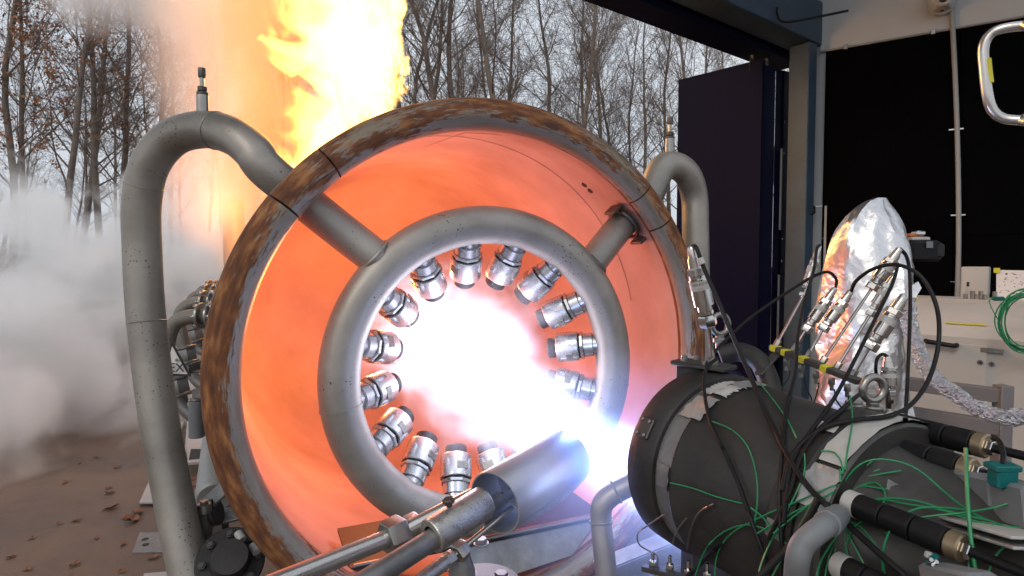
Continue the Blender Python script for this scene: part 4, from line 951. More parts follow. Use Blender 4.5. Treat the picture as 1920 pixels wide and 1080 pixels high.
# ================================================================== RIGHT BACKGROUND
# foil covered camera stand
fc = thing('foil_cover', 'crumpled silver foil cover draped over a camera stand behind the sensors', 'foil cover', V((P(1620, 700, 1.95).x, P(1620, 700, 1.95).y, 0)))
lv = [(1644, 1660, 370), (1626, 1664, 376), (1608, 1670, 388), (1592, 1676, 405), (1580, 1684, 425), (1572, 1690, 450), (1566, 1698, 478), (1561, 1702, 510), (1556, 1700, 550), (1549, 1698, 600), (1542, 1697, 650), (1535, 1696, 700), (1528, 1695, 750), (1522, 1694, 800), (1518, 1696, 900), (1516, 1700, 1000)]
FD = 1.95; nl = 64; na = 56; vs = []; fs = []
ys = [l[2] for l in lv]
for i in range(nl + 1):
    py = 371 + (1000 - 371) * (i / nl) ** 1.15
    k = max(j for j in range(len(ys)) if ys[j] <= py + 1e-6); k = min(k, len(lv) - 2); f = (py - ys[k]) / (ys[k + 1] - ys[k])
    xl = lv[k][0] + (lv[k + 1][0] - lv[k][0]) * f; xr = lv[k][1] + (lv[k + 1][1] - lv[k][1]) * f
    pl, pr = P(xl, py, FD), P(xr, py, FD); cen = (pl + pr) / 2; hw = (pr - pl).length / 2
    for j in range(na):
        a = 2 * math.pi * j / na
        # squarish section with a strong ridge towards the viewer
        ca_, sa_ = math.cos(a), math.sin(a)
        e = 9.0
        for q_, (an, rr_) in enumerate(((-8, 1.0), (48, 1.02), (95, .95), (140, 1.0), (188, 1.0), (228, .93), (262, .84), (300, .90), (334, .97))):
            aa = R(an + 16 * math.sin(q_ * 2.1 + py * .009)); cd_ = math.cos(a - aa)
            if cd_ > .05: e = min(e, rr_ * (1 + .10 * math.sin(q_ * 1.7 + py * .017)) / cd_)
        e = min(e, 1.16)
        dx, dy = ca_ * e * hw * .95, sa_ * e * min(hw * 1.0, .14)
        p = cen + V((dx, dy, 0))
        nn = mnoise.noise(p * 7.0) * .5 + abs(mnoise.noise(p * 15.0 + V((3, 1, 2)))) * .45 + abs(mnoise.noise(p * 34.0)) * .22
        amp = .012 * min(1, hw / .05)
        p += V((ca_, sa_, 0)) * (nn - .25) * amp * (1.6 if sa_ < -.2 else .7)
        # slow vertical folds
        p += V((ca_, sa_, 0)) * .006 * math.sin(a * 5 + py * .012) * min(1, i / 12)
        vs.append(p)
for i in range(nl):
    for j in range(na):
        j2 = (j + 1) % na; fs.append((i * na + j, i * na + j2, (i + 1) * na + j2, (i + 1) * na + j))
fs.append(tuple(range(na))); m = MB(); m.add(vs, fs); m.build('foil_sheet', M_foil, fc, sharp=24)
for dx, dy in ((-.09, -.06), (.1, -.05), (0, .1)):
    q = V((P(1610, 700, FD).x, P(1610, 700, FD).y, 0)); m = MB(); m.cyl(q + V((dx * 1.8, dy * 1.8, 0)), q + V((dx * .4, dy * .4, 1.0)), .015, 10); m.build('stand_leg', M_black, fc)
m = MB(); m.prism([P(1690, 548, 1.83), P(1722, 528, 1.83), P(1728, 540, 1.82), P(1712, 566, 1.82), P(1695, 580, 1.83)], V((0, .006, 0))); m.build('loose_flap', M_foil, fc)
# camera on the stand
vc = thing('video_camera', 'black video camera sticking out right of the foil cover', 'camera', P(1725, 492, 1.98))
m = MB(); m.box(P(1722, 471, 1.98), (.105, .09, .072), None, .010); m.build('camera_body', M_black, vc)
m = MB(); m.box(P(1748, 470, 1.975), (.03, .085, .05), None, .008); m.build('battery', M_gasket, vc)
m = MB(); m.box(P(1713, 441, 1.98), (.05, .035, .010), None, .003); m.build('orange_lever', M_orange, vc)
m = MB(); m.box(P(1722, 437, 1.97), (.032, .03, .014), None, .004); m.build('knob', M_chr, vc)
m = MB(); m.box(P(1718, 448, 1.975), (.062, .05, .012), None, .004); m.build('top_plate', M_clear, vc)
m = MB(); m.box(P(1743, 459, 1.93), (.022, .004, .022), None, .001); m.build('screen', M_grey, vc)
m = MB(); m.cyl(P(1690, 480, 1.97), P(1708, 474, 1.97), .022, 16); m.build('lens_barrel', M_black, vc)
# foil hose
rg = random.Random(5)
hp = spline([P(1702, 560, 1.8), P(1706, 610, 1.78), P(1722, 660, 1.74), P(1746, 703, 1.7), P(1786, 735, 1.66), P(1830, 764, 1.62), P(1880, 782, 1.58), P(1950, 792, 1.55), P(2080, 900, 1.5), P(2160, 1200, 1.45)], 14)
vs, fs = [], []; x, y, _ = basis(hp[1] - hp[0]); na = 22
for i, p in enumerate(hp):
    tg = (hp[min(i + 1, len(hp) - 1)] - hp[max(i - 1, 0)]).normalized(); x = (x - tg * x.dot(tg)).normalized(); y = tg.cross(x)
    for j in range(na):
        a = 2 * math.pi * j / na; d = x * math.cos(a) + y * math.sin(a); q = p + d * .02
        vs.append(q + d * (.0045 * mnoise.noise(q * 50) + .006 * abs(mnoise.noise(q * 90))))
for i in range(len(hp) - 1):
    for j in range(na): j2 = (j + 1) % na; fs.append((i * na + j, i * na + j2, (i + 1) * na + j2, (i + 1) * na + j))
m = MB(); m.add(vs, fs); tag(m.build('foil_hose', M_foilh, sharp=25), 'crumpled foil wrapped hose leading right from the foil cover', 'hose')

# grey machine cabinet
cTL = P(1640, 608, 3.25); cTR = P(1990, 642, 2.72); cx = (cTR - cTL); cx.z = 0; CW = cx.length; cx.normalize(); cb = V((-cx.y, cx.x, 0)); ztop = 1.38
cab = thing('machine_cabinet', 'wide pale grey machine cabinet with sloping lid and black handle', 'cabinet', V((cTL.x, cTL.y, 0)))
o0 = V((cTL.x, cTL.y, 0))
def cabp(u, b, z): return o0 + cx * u + cb * b + ZU * z
def cu(px, py):      # distance along the cabinet front at an image column
    k = (px - 960) / FPX; return (k * o0.y - o0.x) / (cx.x - k * cx.y)
m = MB(); m.prism([cabp(0, 0, 0.12), cabp(0, .55, .12), cabp(0, .55, ztop + .13), cabp(0, .5, ztop + .13), cabp(0, .02, ztop + .005), cabp(0, 0, ztop - .015)], cx * CW); m.build('housing', M_cab, cab)
u0_, u1_ = cu(1690, 0), cu(1856, 0)
m = MB(); m.prism([cabp(u0_, -.012, 1.125), cabp(u1_, -.012, 1.125), cabp(u1_, -.012, ztop - .05), cabp(u0_, -.012, ztop - .05)], cb * .014); dp = m.build('front_flap', M_cab, cab)
m = MB(); ha, hb = cu(1741, 0), cu(1799, 0); zh = 1.75 - (645 - 490) / FPX * 2.95
m.tube(spline([cabp(ha, -.012, zh), cabp(ha + .002, -.04, zh), cabp(ha + .02, -.05, zh), cabp(hb - .02, -.05, zh - .01), cabp(hb - .002, -.04, zh - .01), cabp(hb, -.012, zh - .01)], 4), .012, 8); m.build('handle', M_black, dp)
for px, py, o in ((1845, 680, -.012), (1866, 684, 0), (1693, 660, -.012)):
    u = cu(px, 0); dd = (o0 + cx * u).y; zz_ = 1.75 - (py - 490) / FPX * dd
    m = MB(); m.cyl(cabp(u, o, zz_), cabp(u, o - .006, zz_), .013, 16); lk = m.build('lock', M_chr, cab); m = MB(); m.cyl(cabp(u, o - .006, zz_), cabp(u, o - .008, zz_), .005, 10); m.build('keyhole', M_gasket, lk)
sl = (V((0, 0, .125)) + cb * .48).normalized()
qq = cabp(cu(1768, 0), .13, ztop + .038); m = MB(); m.prism([qq, qq + cx * .17, qq + cx * .17 + sl * .02, qq + sl * .02], cx.cross(sl) * .002); m.build('yellow_strip', M_yellow, cab)
m = MB(); m.box(cabp(cu(1866, 0), -.006, 1.31), (.09, .02, .022), (cx, cb, ZU), .003); m.build('hinge', M_nut, cab)
m = MB(); m.box(cabp(CW * .5, .30, .06), (CW * .95, .5, .12), (cx, cb, ZU)); m.build('plinth', M_gasket, cab)
# ledge behind the cabinet with small fittings
lg = thing('wall_ledge', 'pale ledge running along the foot of the black wall behind the cabinet', 'ledge', cabp(0, 1.1, 0))
m = MB(); m.prism([cabp(-.1, .75, 0), cabp(CW, .75, 0), cabp(CW, .75, 1.52), cabp(-.1, .75, 1.52)], cb * .3); m.build('ledge', M_cab, lg)
for i, px in enumerate((1747, 1760, 1768, 1775, 1783, 1800)):
    u = cu(px, 0) * 1.18; m = MB(); m.cyl(cabp(u, .8, 1.52), cabp(u, .8, 1.55 + .02 * (i % 2)), .012, 8); m.build('fitting', M_nut, lg)
m = MB(); m.box(P(1712, 553, 3.6), (.03, .03, .05)); m.build('yellow_tab', M_yellow, lg)
# steel frame below
fr = thing('steel_frame', 'mauve grey steel frame standing in front of the cabinet', 'frame', V((P(1790, 750, 2.4).x, P(1790, 750, 2.4).y, 0)))
for (a_, b_) in (((1680, 716, 2.62), (1880, 742, 2.36)), ((1680, 770, 2.62), (1880, 803, 2.36))):
    m = MB(); m.bar(P(*a_), P(*b_), .05, .055); m.build('rail', M_frame, fr)
q = P(1880, 760, 2.36); m = MB(); m.bar(V((q.x, q.y, 0)), V((q.x, q.y, P(1880, 722, 2.36).z)), .05, .05, up=V((0, 1, 0))); m.build('post', M_frame, fr)
q = P(1660, 760, 2.62); m = MB(); m.bar(V((q.x, q.y, 0)), V((q.x, q.y, P(1660, 712, 2.62).z)), .05, .05, up=V((0, 1, 0))); m.build('post', M_frame, fr)
# electric box and paper plan on the wall side
eb = thing('switch_box', 'small grey electric box fixed to the black wall above the cabinet', 'electric box', P(1829, 556, 3.9))
m = MB(); m.box(P(1829, 529, 3.9), (.145, .10, .205), (cx, cb, ZU), .006); bxo = m.build('box', M_cab, eb)
m = MB(); m.box(P(1815, 533, 3.83), (.014, .01, .03), (cx, cb, ZU), .002); m.build('latch', M_gasket, eb)
for py in (505, 553): m = MB(); m.box(P(1852, py, 3.86), (.02, .03, .02), (cx, cb, ZU), .002); m.build('hinge', M_chr, eb)
pp_ = thing('paper_plan', 'white paper sheet with small printed marks hanging at the right edge', 'paper', P(1895, 560, 3.6))
pa_, pb_ = P(1868, 506, 3.65), P(1960, 508, 3.45); pc_, pd_ = P(1960, 566, 3.45), P(1868, 558, 3.65)
pnrm = (pb_ - pa_).cross(pd_ - pa_).normalized(); pnrm = pnrm if pnrm.y < 0 else -pnrm
m = MB(); m.prism([pa_, pb_, pc_, pd_], -pnrm * .003); m.build('sheet', M_paper, pp_)
rg = random.Random(3); m = MB()
for i in range(34):
    u, v, ww, hh = rg.uniform(.05, .55), rg.uniform(.08, .9), rg.uniform(.012, .05), rg.uniform(.012, .03)
    f = lambda a, b: pa_ + (pb_ - pa_) * a + (pd_ - pa_) * b + pnrm * .001
    m.add([f(u, v), f(u + ww, v), f(u + ww, v + hh), f(u, v + hh)], [(0, 1, 2, 3)])
m.build('print', M_ink, pp_)
m = MB(); m.box(P(1869, 507, 3.64), (.03, .004, .03), (cx, cb, ZU)); m.build('yellow_tape', M_yellow, pp_)
# coil of green wire
gc = thing('wire_coil', 'hanging coil of green wire at the right edge before the cabinet', 'wire coil', P(1920, 655, 2.72))
rg = random.Random(8)
for i in range(11):
    cxp, cyp = 1922 + rg.uniform(-5, 5), 603 + rg.uniform(-5, 5); rx, ry = 46 + rg.uniform(-6, 7), 52 + rg.uniform(-6, 6)
    pts = [P(cxp + rx * math.cos(a), cyp + ry * math.sin(a), 2.72 + .012 * math.sin(2 * a + i) + i * .002) for a in np.linspace(0, 6.2832, 29)[:-1]]
    m = MB(); m.tube(pts, .0031, 6, closed=True); m.build('wire_turn', M_wire, gc)
m = MB(); m.tube(spline([P(1872, 600, 2.72), P(1858, 575, 2.74), P(1856, 562, 2.78), P(1870, 558, 2.8)], 6), .0025, 6); m.build('loose_end', M_wire, gc)
m = MB(); m.box(P(1872, 560, 2.8), (.05, .022, .02), None, .004); m.build('plug', M_teal, gc)
# bent steel rail with yellow tape, top right
hr = thing('bent_rail', 'bent bright steel tube loop with yellow tape at the upper right edge', 'rail', P(1900, 226, 1.9))
m = MB(); m.tube(spline([P(2600, 40, 1.75), P(1990, 46, 1.8), P(1925, 48, 1.84), P(1880, 54, 1.87), P(1856, 66, 1.89), P(1844, 90, 1.9), P(1846, 130, 1.9), P(1852, 180, 1.9), P(1862, 208, 1.9), P(1882, 222, 1.89), P(1920, 226, 1.86), P(1990, 228, 1.8), P(2600, 236, 1.75)], 8), .0155, 16); m.build('tube', M_pol, hr)
m = MB(); m.tube([P(1847, 112, 1.9), P(1849, 134, 1.9), P(1852, 157, 1.9)], .0165, 16); m.build('yellow_tape', M_yellow, hr)
m = MB(); m.hexa(P(1914, 225, 1.865), P(1960, 227, 1.82), .022); m.build('union', M_chr, hr)
# ---- junction equipment bottom right
tb = thing('terminal_block', 'grey terminal block with teal connectors at the right edge behind the sleeves', 'terminal block', P(1860, 960, .62))
p0, p1 = P(1776, 908, .70), P(1886, 938, .60)
bd2 = (p1 - p0).normalized()
m = MB(); m.bar(p0, p1, .03, .042, bev=.003); m.build('block', M_grey, tb)
m = MB(); m.bar(p1 + bd2 * .001, p1 + bd2 * .05, .03, .042, bev=.003); m.build('block', M_grey, tb)
for f in (.08, .8):
    q = p0 + (p1 - p0) * f + ZU * .0213; m = MB(); m.cyl(q, q + ZU * .003, .005, 10); m.build('screw', M_gasket, tb)
q = P(1880, 892, .585); m = MB(); m.box(q, (.021, .016, .022), None, .002); m.build('connector', M_teal, tb)
q = P(1880, 875, .585); m = MB(); m.box(q, (.026, .018, .006), None, .001); m.build('connector_lid', M_teal, tb)
m = MB(); m.tube(spline([P(1880, 872, .585), P(1881, 850, .6), P(1874, 828, .62), P(1862, 822, .64)], 6), .0026, 6); m.build('lead', M_black, tb)
m = MB(); m.bar(P(1750, 958, .66), P(1940, 1010, .52), .04, .003, bev=.0008); m.build('tape_strip', M_clear, tb)
m = MB(); m.bar(P(1752, 975, .655), P(1940, 1030, .515), .035, .003, bev=.0008); m.build('tape_strip', M_tape, tb)
tb2 = thing('teal_connector', 'teal plug connector on a grey housing at the bottom right edge', 'connector', P(1760, 1090, .55))
m = MB(); m.bar(P(1752, 1086, .56), P(1850, 1110, .5), .03, .03, bev=.003); m.build('housing', M_grey, tb2)
m = MB(); m.bar(P(1740, 1056, .56), P(1756, 1062, .555), .022, .016, bev=.002); m.build('plug', M_teal, tb2)
for px, py in ((1742, 1052), (1752, 1056), (1746, 1062)):
    q = P(px, py, .548); m = MB(); m.cyl(q, q + V((0, -.003, .003)), .0022, 8); m.build('screw', M_chr, tb2)
m = MB(); m.cyl(P(1745, 1048, .565), P(1748, 1038, .565), .006, 10); m.build('knob', M_clear, tb2)
patch2 = thing('torn_tape', 'torn silver tape piece on the injector body right of the wire bundle', 'tape', P(1675, 920, .72))
m = MB(); vs = []; fs = []
for i in range(7):
    for j in range(5): vs.append(P(1665 + i * 4.6 - j * 2, 898 + j * 12 + i * 2.5, .672 + .004 * mnoise.noise((i * .6, j * .7, 2))))
for i in range(6):
    for j in range(4): k = i * 5 + j; fs.append((k, k + 1, k + 6, k + 5))
m.add(vs, fs); m.build('sheet', M_tape, patch2)

# ================================================================== LEFT EQUIPMENT
mp_ = thing('manifold_pipe', 'thick grey manifold pipe lying along the left side of the shroud', 'pipe', P(402, 930, 2.3))
ma_, mb_ = P(402, 935, 2.28), P(432, 575, 4.4)
m = MB(); m.cyl(ma_, mb_, .070, 28); m.build('tube', M_shroud, mp_)
for f in (.33, .50, .66):
    q = ma_ + (mb_ - ma_) * f; d = (mb_ - ma_).normalized(); x, y, z = basis(d); m = MB(); m.tube([q + (x * math.cos(a) + y * math.sin(a)) * .071 for a in np.linspace(0, 6.2832, 25)[:-1]], .005, 6, closed=True); m.build('band', M_gasket, mp_)
for f in (.1, .8):
    q = ma_ + (mb_ - ma_) * f; m = MB(); m.bar(V((q.x, q.y, 0)), V((q.x, q.y, q.z - .06)), .06, .06, up=V((0, 1, 0))); m.build('leg', M_darkm, mp_)
M_braid = mat('braided_hose', (.26, .24, .21), .5, .6, .2, 20, .5, 160)
hoses = [
 ('nearest braided steel hose curving off the shroud side beside the warning sign', 2.55, [(420, 592), (390, 592), (352, 595), (328, 606), (316, 630), (313, 660), (318, 700), (330, 722)], (334, 724), (342, 760), (380, 786), .033),
 ('second braided steel hose curving off the shroud side', 2.95, [(418, 565), (395, 565), (362, 569), (343, 580), (336, 602), (340, 630), (346, 652)], (351, 665), (358, 698), (395, 728), .032),
 ('third braided steel hose curving off the shroud side', 3.45, [(418, 549), (400, 549), (375, 552), (360, 562), (358, 580), (361, 610)], (366, 628), (374, 655), (405, 665), .031),
 ('farthest braided steel hose curving off the shroud side', 4.0, [(418, 539), (403, 539), (385, 541), (374, 550), (371, 570)], (376, 592), (384, 622), (410, 634), .030)]
for lb, d, pts, coup, e1p, e2p, r in hoses:
    t = thing('flexible_hose', lb, 'hose', P(coup[0], coup[1], d), 'braided hoses on the shroud')
    m = MB(); m.tube(spline([P(x_, y_, d) for x_, y_ in pts] + [P(coup[0], coup[1] - 4, d)], 8), r, 18); m.build('hose', M_braid, t)
    q = P(pts[1][0] - 4, pts[1][1], d)
    for k, dx in enumerate((-.02, .02)):
        m = MB(); m.cyl(q + V((dx - .006, 0, 0)), q + V((dx + .006, 0, 0)), r * 1.75, 20); fl_ = m.build('flange', M_nut, t)
        for a in range(0, 360, 60):
            v = V((0, math.cos(R(a)), math.sin(R(a)))) * r * 1.45; sg = -1 if dx < 0 else 1
            m = MB(); m.hexa(q + v + V((dx + sg * .006, 0, 0)), q + v + V((dx + sg * .018, 0, 0)), .010); m.build('bolt', M_chr, fl_)
    m = MB(); m.cyl(q + V((.02, 0, 0)), P(pts[0][0], pts[0][1], d), r * 1.05, 18); m.build('stub', M_shroud, t)
    c_ = P(coup[0], coup[1], d); e_ = P(*e1p, d); ax2 = (e_ - c_).normalized()
    m = MB(); m.cyl(c_ - ax2 * .045, c_ - ax2 * .03, r * 1.55, 16); m.cyl(c_ + ax2 * .03, c_ + ax2 * .045, r * 1.55, 16); m.hexa(c_ - ax2 * .032, c_ + ax2 * .032, r * 1.45); m.build('coupling', M_bare, t)
    m = MB(); m.tube(spline([c_ + ax2 * .04, e_, P((e1p[0] * .55 + e2p[0] * .45), e1p[1] * .3 + e2p[1] * .7, d), P(*e2p, d)], 8), r * .85, 16); m.build('elbow', M_bare, t)
# EX warning sign
sg = thing('warning_sign', 'white triangular warning sign with black border reading EX', 'sign', P(325, 700, 2.3))
tri = [P(306, 704, 2.2), P(358, 706, 2.2), P(322, 640, 2.2)]; tc3 = (tri[0] + tri[1] + tri[2]) / 3
m = MB(); m.prism(tri, V((0, .004, 0))); m.build('plate', M_ink, sg)
m = MB(); m.prism([tc3 + (p - tc3) * .80 + V((0, -.002, 0)) for p in tri], V((0, .0015, 0))); m.build('face', M_signw, sg)
q = P(331, 690, 2.188)
text_mesh('lettering', 'EX', .048, Matrix.Translation(q) @ Matrix.Rotation(R(90), 4, 'X'), M_ink, sg, .0006)
m = MB(); m.cyl(P(331, 675, 2.196), P(331, 675, 2.188), .005, 10); m.build('rivet', M_nut, sg)
m = MB(); m.cyl(P(322, 704, 2.21), P(322, 742, 2.21), .008, 8); m.build('post', M_nut, sg)
# bracket box
bb = thing('bracket_box', 'open grey steel bracket box beside the rusty rim', 'bracket', P(385, 735, 2.2))
q = P(383, 712, 2.25)
m = MB(); m.box(q + V((0, .09, .03)), (.10, .20, .006), None, .001); m.build('base_plate', M_bare, bb)
m = MB(); m.bar(P(362, 738, 2.2), P(404, 736, 2.2), .02, .035); m.build('front_bar', M_bare, bb)
for dx in (-.045, .04): m = MB(); m.box(q + V((dx, .08, .045)), (.006, .2, .04), None, .001); m.build('side_plate', M_bare, bb)
for dx, dy in ((-.02, .05), (.01, .05), (-.02, .12), (.015, .12)): m = MB(); m.cyl(q + V((dx, dy, .033)), q + V((dx, dy, .04)), .006, 8); m.build('bolt', M_darkm, bb)
# small upright valve
sv = thing('solenoid_valve', 'small grey cylinder valve standing beside the manifold pipe', 'valve', P(370, 822, 2.5))
m = MB(); m.cyl(P(369, 820, 2.5), P(369, 752, 2.5), .032, 20); m.build('body', M_grey, sv)
m = MB(); m.cyl(P(369, 752, 2.5), P(369, 745, 2.5), .026, 16); m.build('cap', M_nut, sv)
m = MB(); m.cyl(P(354, 758, 2.5), P(362, 758, 2.5), .013, 12); m.build('plug', M_clear, sv)
m = MB(); m.bar(P(382, 770, 2.5), P(382, 745, 2.5), .02, .02); m.build('coil', M_gasket, sv)
# pale plates on the ground
def plate(name, label, corners, z, th=.012, slot=None, mt=None):
    t = thing(name, label, 'plate', Pz(corners[0][0], corners[0][1], 0))
    m = MB(); m.prism([Pz(px, py, z) for px, py in corners], V((0, 0, -th))); b = m.build('sheet', mt or M_rail, t)
    return t, b
t, b = plate('ground_plate', 'long pale steel plate with a slot lying beside the left pipe', [(261, 942), (298, 942), (345, 790), (330, 790)], .03)
m = MB(); m.prism([Pz(px, py, .031) for px, py in ((285, 935), (291, 935), (338, 800), (335, 800))], V((0, 0, .003))); m.build('slot', M_gasket, t)
t, b = plate('ground_plate', 'pale steel base plate with a dark square hole beside the manifold pipe', [(345, 868), (374, 866), (392, 770), (352, 770)], .12, .02)
m = MB(); m.prism([Pz(px, py, .122) for px, py in ((354, 862), (374, 860), (377, 842), (358, 842))], V((0, 0, .002))); m.build('hole', M_gasket, t)
m = MB(); m.tube(spline([Pz(346, 850, .12), Pz(345, 838, .2), Pz(348, 840, .2), Pz(350, 862, .12)], 5), .008, 6); m.build('lifting_handle', M_nut, t)
t, b = plate('ground_plate', 'flat grey steel plate with four holes on the concrete near the left pipe', [(248, 1036), (350, 1034), (350, 996), (262, 998)], .008, .008, mt=M_bare)
for px, py in ((272, 1011), (273, 1021), (308, 1007), (309, 1016)):
    q = Pz(px, py, .009); m = MB(); m.lathe(q, ZU, [(0, .001), (.001, .02), (0, .021)], 14); m.build('hole', M_gasket, t)
t, b = plate('ground_plate', 'white plate corner at the bottom edge left of the pipe foot', [(270, 1075), (330, 1070), (340, 1110), (262, 1110)], .015)
# clamp foot, struts and dark bolted flange at lower left
cf = thing('pipe_clamp', 'steel clamp bracket with a hex bolt right of the left pipe foot', 'clamp', P(382, 1010, 1.9))
m = MB(); m.prism([P(372, 958, 1.9), P(386, 954, 1.9), P(390, 985, 1.9), P(385, 1018, 1.9), P(376, 1014, 1.9)], V((0, .04, 0))); m.build('jaw', M_bare, cf)
m = MB(); m.cyl(P(383, 962, 1.91), P(383, 944, 1.91), .022, 14); m.hexa(P(383, 946, 1.9), P(383, 938, 1.9), .014); m.build('bolt', M_nut, cf)
m = MB(); m.cyl(P(396, 962, 1.95), P(408, 958, 1.95), .045, 20); m.build('bush', M_darkm, cf)
for k, (a_, b_, l) in enumerate((((384, 950, 1.95), (452, 884, 1.98), 'flat steel strut slanting from the clamp to the rim'), ((392, 975, 1.98), (470, 955, 2.0), 'flat steel strut running from the clamp under the rim'))):
    m = MB(); m.bar(P(*a_), P(*b_), .06, .012, up=V((0, -.6, 1))); tag(m.build('strut', M_bare), l, 'strut')
fl2 = thing('pipe_flange', 'dark bolted pipe flange at the bottom left under the rim', 'flange', P(430, 1060, 1.8))
fx = P(432, 1052, 1.82); fa = V((.35, -.75, .55)).normalized()
m = MB(); m.lathe(fx, fa, [(-.02, .001), (-.02, .095), (-.016, .1), (.0, .1), (.004, .096), (.004, .06), (.05, .055), (.09, .05), (.09, .001)], 36); m.build('disc', M_dark, fl2)
x, y, z = basis(fa)
for a in range(0, 360, 45):
    q = fx + (x * math.cos(R(a)) + y * math.sin(R(a))) * .078 + fa * .004; m = MB(); m.hexa(q, q + fa * .014, .013); m.cyl(q + fa * .014, q + fa * .022, .007, 8); m.build('bolt', M_darkm, fl2)
m = MB(); m.tube(spline([fx - fa * .02, fx - fa * .15, fx - fa * .22 + V((0, .1, -.25)), V((fx.x - .05, fx.y + .25, .02))], 8), .06, 18); m.build('pipe', M_dark, fl2)
for px, py in ((449, 1005), (476, 1028)):
    m = MB(); m.cyl(P(px - 3, py - 6, 1.84), P(px + 6, py + 8, 1.82), .013, 12); m.build('spacer', M_clear, fl2)
# grey tank column behind the steam
m = MB(); q = P(440, 500, 5.3); m.lathe(V((q.x, q.y, 0)), ZU, [(0, .09), (CAM_H + (490 - 376) / FPX * 5.3, .09), (CAM_H + (490 - 374) / FPX * 5.3, .001)], 20); tag(m.build('vent_post', M_shroud), 'grey blue post half hidden in smoke behind the left pipe', 'post')
# T shaped handle post at the left edge and small bits
tp = thing('handle_post', 'thin bent T shaped steel post at the left edge in the steam', 'post', Pz(18, 742, .3))
q0, q1 = P(20, 725, 6.3), P(5, 645, 6.3)
m = MB(); m.cyl(V((q0.x, q0.y, 0)), q0, .011, 8); m.cyl(q0, q1, .011, 8); m.build('rod', M_rail, tp)
m = MB(); m.tube(spline([P(-20, 643, 6.3), P(5, 642, 6.3), P(18, 642, 6.3), P(24, 647, 6.3)], 5), .016, 8); m.build('handle', M_rail, tp)
# railings
rl = thing('railing', 'pale tube railing along the edge of the yard in front of the forest', 'railing', V((P(0, 560, 13.5).x, 13.5, 0)))
pr0, pr1 = P(-150, 550, 12.5), P(420, 515, 17.5); 
for dz in (0, -.42): m = MB(); m.cyl(pr0 + ZU * dz, pr1 + ZU * dz, .026, 8); m.build('rail', M_rail, rl)
for k in range(16):
    q = pr0 + (pr1 - pr0) * (k / 15); m = MB(); m.cyl(V((q.x, q.y, 0)), q, .024, 8); m.build('post', M_rail, rl)
# fallen leaves
rg = random.Random(11); lm = []
for k in range(4):
    vs = []; r_ = random.Random(20 + k)
    for j in range(11):
        a = 2 * math.pi * j / 11; rr = (.035 if j % 2 else .055) * r_.uniform(.7, 1.2); vs.append(V((rr * math.cos(a) * 1.4, rr * math.sin(a), .012 + .016 * r_.random())))
    m = MB(); m.add([V((0, 0, .006))] + vs, [(0, 1 + j, 1 + (j + 1) % 11) for j in range(11)]); o = m.build('fallen_leaf', M_leafd, smooth=False); lm.append(o.data); bpy.data.objects.remove(o)
spots = [(180, 858), (218, 877), (203, 916), (238, 970), (212, 953), (112, 983), (143, 977), (290, 1046), (255, 812), (122, 905), (60, 1010), (232, 1020), (228, 1072), (52, 1068), (300, 990), (330, 893), (362, 900), (365, 912), (205, 925), (150, 870), (247, 978), (258, 962), (20, 1046), (180, 1010), (140, 1060)]
for k, (px, py) in enumerate(spots):
    o = bpy.data.objects.new('fallen_leaf', lm[k % 4]); col.objects.link(o); o.location = Pz(px, py, 0.002); o.rotation_euler = (rg.uniform(-.2, .2), rg.uniform(-.2, .2), rg.uniform(0, 6.28)); s_ = rg.uniform(.3, .6) * (1.6 if k in (3, 4, 20, 21) else 1); o.scale = (s_, s_, s_ * 1.3)
    tag(o, 'small dry brown leaf fallen on the concrete', 'leaf', 'fallen leaves on the concrete')

